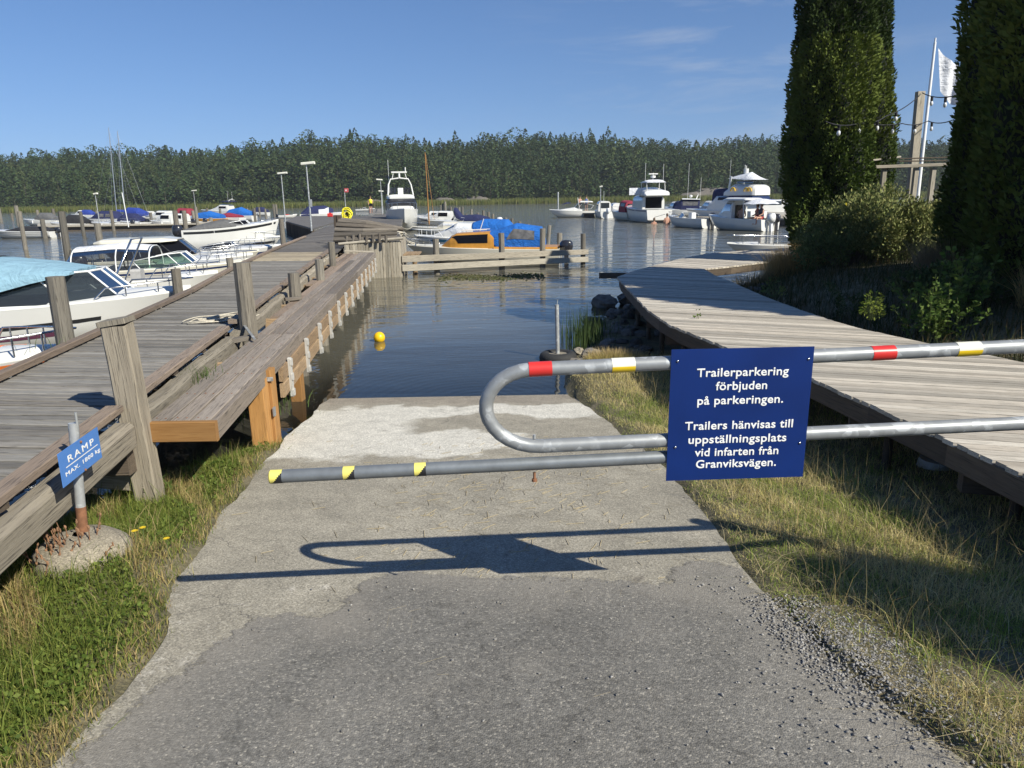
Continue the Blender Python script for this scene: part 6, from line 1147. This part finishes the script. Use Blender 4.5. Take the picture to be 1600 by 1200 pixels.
for k,(px,py) in enumerate(((218,888),(230,879),(266,891),(30,850),(48,846),(60,852))):
    g=WG(px,py); z=zat(g.x,g.y)+.12; rt=empty('yellow_flower',(g.x,g.y,z-.12),0,['yellow dandelion low in the grass near the gate shadow','yellow dandelion just above the other two by the ramp','yellow flower nearest the concrete edge','small yellow flower head at the far left edge','small yellow flower beside the left grass tuft','rightmost of the small yellow flowers by the concrete mound'][k],'flower')
    MB().tube([(0,0,0),(.005,0,.115)],.0025,5).build('stem',M['greenstem'],rt); b=MB()
    for j in range(12): a=j*math.pi/6; b.add([(.005,0,.118),(.005+.018*math.cos(a-.2),.018*math.sin(a-.2),.122),(.005+.018*math.cos(a+.2),.018*math.sin(a+.2),.122)],[(0,1,2)])
    b.build('petal_head',M['yellow'],rt)
# thuja columns
def thuja(x,y,r,h,lab,seed,n=26000,leafs=.075,zb=None,lean=0):
    r_=np.random.default_rng(seed); z0=zat(x,y) if zb is None else zb; rt=empty('thuja_tree',(x,y,z0),0,lab,'tree','columnar thujas on the bank')
    MB().tube([(0,0,-.1),(0,0,h*.4),(0,0,h*.9)],.12,8,r1=.03).build('trunk',M['log'],rt)
    t=r_.uniform(0,1,n); a=r_.uniform(0,2*np.pi,n); prof=np.interp(t,[0,.03,.12,.5,.8,.93,1],[.55,.8,.98,1.,.82,.5,.05]); ph=r_.uniform(0,6.28,6)
    def bumpf(a,t): return 1+.10*np.sin(3*a+ph[0]+9*t)+.08*np.sin(5*a-14*t+ph[1])+.06*np.sin(9*a+31*t+ph[2])+.05*np.sin(14*a-47*t+ph[3])
    rad=r*prof*bumpf(a,t)*(1-np.abs(r_.normal(0,.07,n))); fly=r_.uniform(size=n)<.03; rad=np.where(fly,rad*1.05,rad)
    N_=np.stack([np.cos(a)*.8,np.sin(a)*.8,np.full(n,.75)],1); P=np.stack([rad*np.cos(a),rad*np.sin(a),t*h+.05],1)
    cols=colmix(n,[(.066,.098,.017),(.105,.135,.024),(.036,.058,.011),(.12,.12,.03)],[4,3,3,.6],seed); cr_=leaves('crown',P,r_.uniform(.5,1.2,n)*leafs,cols,seed,mat='needle',nrm=N_,flat=.5,asp=2.4); cr_.parent=rt
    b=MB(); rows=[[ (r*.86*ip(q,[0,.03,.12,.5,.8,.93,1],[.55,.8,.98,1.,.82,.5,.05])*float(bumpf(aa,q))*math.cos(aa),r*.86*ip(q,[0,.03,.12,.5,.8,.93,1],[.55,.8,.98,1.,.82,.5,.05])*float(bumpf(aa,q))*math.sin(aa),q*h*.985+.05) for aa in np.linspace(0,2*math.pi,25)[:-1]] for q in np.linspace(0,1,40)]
    b.grid(rows,True,.5); o=b.build('shade_core',M['coreshade'],rt); rt.rotation_euler.y=R_(lean); return rt
M['coreshade']=plain('crown_shade',(.007,.011,.005),.95,var=.4,sc_=9)  # near-black core paints the shade seen through gaps in the crown
def TX(px,Y): return WY(px,300,Y).x
thuja(TX(1298,17.),17.0,.84,6.9,'sunlit thuja column, the left one of the pair by the boardwalk bend',101,64000,.042,lean=-2.6)
thuja(TX(1346,19.4),19.4,.72,7.4,'thuja column standing behind and right of the sunlit left one',102,42000,.042,lean=-3.6)
thuja(TX(1572,11.3),11.3,.80,6.2,'dark shaded thuja, leftmost of the right hand row',103,42000,.042,lean=.3)
thuja(TX(1640,9.7),9.7,.85,6.2,'dark shaded thuja cut by the right picture edge',104,34000,.05)
thuja(9.6,8.1,.95,6.6,'dark thuja outside the right edge, third of the row',105,9000,.14)
thuja(8.9,6.0,.85,6.6,'dark thuja outside the right edge, fourth of the row',106,9000,.14)
thuja(12.6,6.6,1.2,7.5,'unseen thuja added behind the right hand row to shade it',107,9000,.16)  # out of view, placed to block the sun from the right hand row
thuja(11.5,7.2,1.3,8.,'unseen thuja added behind the fourth of the row for its shade',108,9000,.16)  # out of view, second sun blocker for the dark thujas
thuja(7.3,-1.45,.5,4.5,'slim thuja right of the road beside the photographer',109,9000,.10)
thuja(9.6,-2.3,1.2,4.6,'broad thuja behind the slim one right of the road',110,9000,.16)
# shrub: many fine twigs with small leaves
def shrub(x,y,rx,ry,h,lab,seed,n,cols,w,z0=None,sz=.032):
    r_=np.random.default_rng(seed); z0=zat(x,y) if z0 is None else z0; rt=empty('shrub',(x,y,z0),0,lab,'bush'); K=46; cx=r_.uniform(-.9,.9,K); cy=r_.uniform(-.8,.8,K); q=np.sqrt(cx**2+cy**2); cz=(1-.5*q**2)*r_.uniform(.35,.86,K); rr=r_.uniform(.10,.34,K)
    k=r_.integers(0,K,n); d=r_.normal(size=(n,3)); d/=np.linalg.norm(d,axis=1)[:,None]; d*= (r_.uniform(.1,1.25,n)**.5)[:,None]; P=np.stack([(cx[k]+d[:,0]*rr[k])*rx,(cy[k]+d[:,1]*rr[k])*ry,(cz[k]+d[:,2]*rr[k])*h],1); P[:,2]=np.abs(P[:,2])
    U=d*.7+np.array([0,0,.6]); o=leaves('foliage',P,r_.uniform(.5,1.2,n)*sz,colmix(n,cols,w,seed),seed,nrm=U,flat=.5,asp=2.2,mat='needle'); o.parent=rt
    b=MB()
    for j in range(90): kk=r_.integers(0,K); p=(cx[kk]*rx+r_.normal(0,.1),cy[kk]*ry+r_.normal(0,.1),cz[kk]*h+rr[kk]*h*.6); b.tube([(p[0]*.2,p[1]*.2,0),(p[0]*.7,p[1]*.7,p[2]*.55),p],.012,4,r1=.004)
    b.build('twigs',M['log'],rt); return rt
shrub(TX(1385,14.4),14.4,1.2,1.0,1.45,'olive green bush with small yellow flowers between the thujas',120,90000,[(.20,.22,.075),(.14,.165,.05),(.27,.26,.10),(.6,.5,.05)],[4,3,2,.03])
shrub(TX(1330,14.2),14.2,.95,.8,1.25,'lower part of the olive bush spreading towards the boardwalk',121,16000,[(.15,.17,.055),(.10,.125,.04)],[1,1])
shrub(9.0,4.3,1.3,1.3,2.1,'unseen rough bush added outside the right edge to shade the bank',122,9000,[(.07,.09,.03)],[1],sz=.09)  # out of view, added so its shade falls on the bank
shrub(8.2,2.4,1.0,1.0,1.7,'unseen rough bush added by the near end of the boardwalk for shade',123,7000,[(.07,.09,.03)],[1],sz=.09)  # also out of view, added to keep sun off the bank
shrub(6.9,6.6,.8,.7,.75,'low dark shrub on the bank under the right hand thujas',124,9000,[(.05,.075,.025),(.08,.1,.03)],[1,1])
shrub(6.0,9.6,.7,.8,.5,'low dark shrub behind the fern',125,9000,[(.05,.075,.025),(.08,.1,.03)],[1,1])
# ---------------- rocks and gravel ----------------
k=0
def rock(x,y,s,lab,grp='dark rocks on the shore by the boardwalk',mat='rock',sd=0,z=None):
    b=MB(); b.blob((0,0,0),(s,s*random.uniform(.6,.9),s*random.uniform(.4,.65)),sd,.22,9,6); o=b.build('rock',M[mat]); o.location=(x,y,(zat(x,y) if z is None else z)+s*.12); o.rotation_euler.z=random.uniform(0,6); tag(o,lab,'rock',grp); return o
big=[(945,470,.28,'large flat dark boulder at the water beside the reeds'),(978,466,.26,'boulder under the corner of the boardwalk'),(962,490,.22,'boulder below the large flat one'),(925,500,.18,'small boulder among the reeds'),(998,488,.2,'boulder in the shade of the boardwalk edge'),(940,515,.16,'small rock above the straw tuft'),(905,543,.1,'pale little rock beside the tyre')]
for j,(px,py,s,lab) in enumerate(big): g=W(px,py,.12); rock(g.x,g.y,s,lab,sd=j,mat='rock' if j<6 else 'conc2',z=.05)
for j in range(60):
    y=random.uniform(9.6,16); x=ip(y,[9.3,10.6,12,14.2,16.2],[.85,1.0,1.5,1.95,2.8])+abs(random.gauss(.25,.4)); rock(x,y,random.uniform(.06,.17),'one of the small dark rocks heaped on the shore under the boardwalk','small dark shore rocks',sd=j)
for j in range(26):
    y=random.uniform(14.3,17.5); x=ip(y,[14.3,17.5],[4.35,6.3])+random.uniform(0,.5); rock(x,y,random.uniform(.08,.2),'one of the stones lining the inner bend of the boardwalk','stones at the boardwalk bend',sd=j+100)
def stones(name,P,s0,s1,seed,mat):
    r_=np.random.default_rng(seed); n=len(P); o6=np.array([(1,0,0),(-1,0,0),(0,1,0),(0,-1,0),(0,0,1),(0,0,-1)],float); f8=np.array([(0,2,4),(2,1,4),(1,3,4),(3,0,4),(2,0,5),(1,2,5),(3,1,5),(0,3,5)])
    J=o6[None]*(1+r_.uniform(-.35,.35,(n,6,1)))+r_.uniform(-.35,.35,(n,6,3)); J*=r_.uniform(s0,s1,n)[:,None,None]; J[:,:,2]*=.75; a=r_.uniform(0,6.28,n); ca,sa=np.cos(a)[:,None],np.sin(a)[:,None]; X=J[:,:,0]*ca-J[:,:,1]*sa; Y=J[:,:,0]*sa+J[:,:,1]*ca; V=np.stack([X,Y,J[:,:,2]],-1)+P[:,None]; F=(f8[None]+np.arange(n)[:,None,None]*6).reshape(-1,3)
    o=npmesh(name,V.reshape(-1,3),F,M[mat]); a=o.data.attributes.new('tint','FLOAT','POINT'); a.data.foreach_set('value',np.repeat(r_.uniform(0,1,n),6).astype('f')); return o
def graf(X,Y):
    e=X-XRf(Y); return np.where((e>-.16)&(e<.62+.2*np.sin(Y*5)),1.,0)*np.exp(-((e-.12)/.26)**2)*np.where(Y<3.35,1,.0)*(Y>1.6)*(.10+.90*np.exp(-((Y-2.85)/.42)**2))
P=scatter(1.1,2.6,1.6,3.4,34000,131,graf); P[:,2]=np.maximum(P[:,2],zrn(P[:,1]))+.009; o=stones('gravel',P,.0035,.0095,132,'gravel'); tag(o,'grey crushed gravel spilling over the right edge of the road',kind='stuff')
P=scatter(1.6,2.7,1.7,3.0,16000,133,lambda X,Y:.6*(clump(np.stack([X,Y],1),2.6,9)>.58)*np.exp(-((Y-2.6)/.35)**2)); P[:,2]+=.012; o=stones('gravel',P,.0035,.009,134,'gravel'); tag(o,'thin gravel patches between the grass right of the road',kind='stuff')
r_=np.random.default_rng(135); n=420; X=r_.uniform(-1.4,1.3,n); Y=r_.uniform(1.6,3.6,n); X=np.where(r_.uniform(size=n)<.6,1.3-np.abs(r_.normal(0,.22,n)),X); P=np.stack([X,Y,zrn(Y)+.010],1); o=stones('loose_chips',P,.003,.009,136,'gravel'); tag(o,'loose stone chips scattered on the asphalt',kind='stuff')
# straw litter on the ramp
r_=np.random.default_rng(140); n=520; X=r_.normal(.1,.75,n); Y=r_.normal(5.0,.9,n); k=(X>XLf(Y)+.1)&(X<XRf(Y)-.05); X,Y=X[k],Y[k]; n=len(X); a=r_.uniform(0,3.14,n); Ls=r_.uniform(.03,.13,n); V=[];F=[]
dx=np.cos(a)*Ls/2; dy=np.sin(a)*Ls/2; wx=-np.sin(a)*.0014; wy=np.cos(a)*.0014; z=zrn(Y)+.006
V=np.stack([np.stack([X-dx-wx,Y-dy-wy,zrn(Y-dy)+.004],1),np.stack([X+dx-wx,Y+dy-wy,zrn(Y+dy)+.004],1),np.stack([X+dx+wx,Y+dy+wy,zrn(Y+dy)+.0065],1),np.stack([X-dx+wx,Y-dy+wy,zrn(Y-dy)+.0065],1)],1).reshape(-1,3); F=np.arange(n*4).reshape(-1,4)
o=npmesh('straw_litter',V,F,M['leaf'],np.tile([.5,.42,.27],(n*4,1))); tag(o,'scattered straws lying on the concrete ramp',kind='stuff')
# ---------------- far shore ----------------
SY=270.
def hillz(X,Y): d=Y-SY; return np.where(d<0,-1.5,np.clip(d*.02,0,.6)+np.clip((d-8)*.17,0,15)*(1+.08*np.sin(X*.02+1)+.06*np.sin(X*.055)))
xh=np.linspace(-900,900,140); yh=np.concatenate([[SY-1,SY],np.linspace(SY+2,SY+160,40),[SY+500,SY+1200]]); hm=gridmesh('far_hill',xh,yh,hillz,M['forestfloor'] if 'forestfloor' in M else plain('forest_floor',(.03,.04,.018),.95,var=.4,sc_=.3)); hm['label']='low forested hill on the far shore'
r_=np.random.default_rng(150)
def treevar(kind,seed):
    r=np.random.default_rng(seed); nt_=230 if kind==0 else 210; t=r.uniform(0,1,nt_)**.8; a=r.uniform(0,6.28,nt_)
    if kind==0: R=np.interp(t,[0,.12,.5,1],[.06,.24,.15,.0])*(.55+.45*r.uniform(0,1,nt_)); z=.06+t*.94; dz=-.35
    else: R=np.interp(t,[0,.25,.6,.85,1],[.04,.20,.24,.16,.03])*(.45+.55*r.uniform(0,1,nt_)); z=.25+t*.75; dz=.15
    R=R*(1+.25*np.sin(3*a+seed)); s=r.uniform(.028,.058,nt_)*(1.2-.8*t); P=np.stack([R*np.cos(a),R*np.sin(a),z],1); o=np.stack([np.cos(a),np.sin(a),np.full(nt_,dz)],1)+r.normal(0,.35,(nt_,3)); o/=np.linalg.norm(o,axis=1)[:,None]
    b=r.normal(size=(nt_,3)); b-=o*(o*b).sum(1)[:,None]; b/=np.linalg.norm(b,axis=1)[:,None]; V=np.stack([P-o*s[:,None]*.6,P+b*s[:,None]*.8,P+o*s[:,None]*1.2,P-b*s[:,None]*.8],1); return V,t
vars_=[treevar(0,s) for s in range(5)]+[treevar(1,s) for s in range(5,9)]
V=[];C=[];TV=[];pos=[]
d=0; row=[]
while d<92: row.append((d,3.6 if d<70 else 3.2)); d+=4.6+d*.012
for d,sp in row:
    for x in np.arange(-330,270,sp):
        X=x+r_.uniform(-sp*.5,sp*.5); Y=SY+9+d+r_.uniform(-2.4,2.4)
        env=ip(800+1150*X/Y,[-100,0,250,500,800,1000,1100,1170,1240,1500,1700],[.86,.88,.95,1.06,.99,.94,.91,.97,.94,.9,.9])
        h=(14.2 if d>5 else 9.5)*r_.uniform(.74,1.14)*env*(1.2 if r_.uniform()<.06 else 1); kd=(r_.integers(0,5) if r_.uniform()<.62 else r_.integers(5,9)) if d>5 else r_.integers(3,9); pos.append((X,Y,float(hillz(np.array(X),np.array(Y)))*env,h,kd))
base=[(.042,.072,.022),(.052,.080,.024),(.036,.062,.022),(.066,.086,.028)]
for X,Y,Z,h,kd in pos:
    v,t=vars_[kd]; a=r_.uniform(0,6.28); ca,sa=math.cos(a),math.sin(a); w=h*r_.uniform(1.05,1.5); q=np.empty_like(v); q[...,0]=(v[...,0]*ca-v[...,1]*sa)*w+X; q[...,1]=(v[...,0]*sa+v[...,1]*ca)*w+Y; q[...,2]=v[...,2]*h+Z-.3; V.append(q.reshape(-1,3)); c=np.array(base[r_.integers(0,4)])*r_.uniform(.8,1.22); cc=np.tile(c,(len(t),1))*(r_.uniform(.86,1.14,(len(t),1))); C.append(np.repeat(cc,4,axis=0))
V=np.concatenate(V); C=np.concatenate(C); n=len(V)//4; i=np.arange(n)*4; o=npmesh('forest',V,np.concatenate([np.stack([i,i+1,i+2],1),np.stack([i,i+2,i+3],1)]),M['needle'],C); tag(o,'dense dark green spruce and pine wood covering the whole far shore',kind='stuff')
b=MB()
for X,Y,Z,h,kd in pos[:len(pos)//4:3]:
    b.tube([(X,Y,Z-1),(X,Y,Z+h*.7)],.16,5,r1=.08)
o=b.build('forest_trunks',plain('pale_bark',(.10,.085,.065),.9,var=.4,sc_=2)); tag(o,'slender pale trunks along the front edge of the far wood',kind='stuff')
# bright bushes along the shore
n=60000; X=r_.uniform(-330,270,n); kx=.5+.5*np.sin(X*.11)+.3*np.sin(X*.31+1); Y=SY+6+r_.uniform(0,5,n); Z=.4+r_.uniform(0,1,n)**1.2*(1.2+2.8*np.clip(kx,0,1.3)); P=np.stack([X,Y,Z],1); o=leaves('shore_bushes',P,r_.uniform(.25,.6,n),colmix(n,[(.055,.08,.022),(.085,.105,.03),(.035,.055,.02)],[2,1.4,1],151),152,mat='needle',asp=1.3); tag(o,'lighter green bushes at the foot of the far wood',kind='stuff')
n=52000; X=r_.uniform(-340,280,n); Y=SY-7+r_.uniform(0,11,n); P=np.stack([X,Y,np.full(n,-.2)],1); o=blades('shore_reeds',P,r_.uniform(1.5,2.6,n),r_.uniform(.10,.22,n),colmix(n,[(.20,.22,.055),(.26,.25,.08),(.14,.18,.045)],[3,2,2],153)*.9,.10,.2,154); tag(o,'long belt of yellow green reeds along the far shore',kind='stuff')
for j,(px,s,lab) in enumerate(((693,2.3,'low grey rock at the far shore behind the wooden mast'),(745,2.6,'low granite outcrop at the shore behind the blue canopies'),(583,2.0,'brown rock at the far shore above the yellow hose'),(1112,4.6,'broad granite outcrop between the big cruisers'),(1082,2.8,'smaller granite hump left of the broad outcrop'))):
    g=WY(px,300,SY+5+2*(j%2)); b=MB().blob((0,0,0),(s*1.9,s*.8,s*.85),j+3,.12,18,10,tint=.5,smooth=True); o=b.build('granite_outcrop',M['granite']); o.location=(g.x,g.y,.6); tag(o,lab,'rock')

# ---------------- haze ----------------
hz=bpy.data.materials.new('summer_haze'); hz.use_nodes=True; t=hz.node_tree; t.nodes.clear(); pv=N(t,'ShaderNodeVolumePrincipled'); pv.inputs['Color'].default_value=(.86,.90,.95,1); pv.inputs['Density'].default_value=.00028; pv.inputs['Anisotropy'].default_value=.2
o_=N(t,'ShaderNodeOutputMaterial'); L(t,pv.outputs[0],o_.inputs['Volume'])
b=MB(); x0,x1,y0,y1,z0,z1=-1600,1600,-70,1900,-3,60; V=[(x,y,z) for z in (z0,z1) for y in (y0,y1) for x in (x0,x1)]; b.add(V,[(0,2,3,1),(4,5,7,6),(0,1,5,4),(2,6,7,3),(0,4,6,2),(1,3,7,5)]); o=b.build('haze',hz); tag(o,'thin pale summer haze over the lake',kind='stuff')

r_=np.random.default_rng(161); n=1500; X=r_.uniform(-2.2,1.0,n); Y=22.6+.45*r_.normal(0,1,n)+.25*np.sin(X*3); P=np.stack([X,Y,np.full(n,.006)],1); o=leaves('floating_weed',P,r_.uniform(.015,.05,n),colmix(n,[(.10,.12,.04),(.16,.15,.07)],[1,1],162),163,nrm=np.tile([1.,0,0.],(n,1)),flat=.0,asp=1.6); tag(o,'thin mat of floating weed on the water before the fence',kind='stuff')
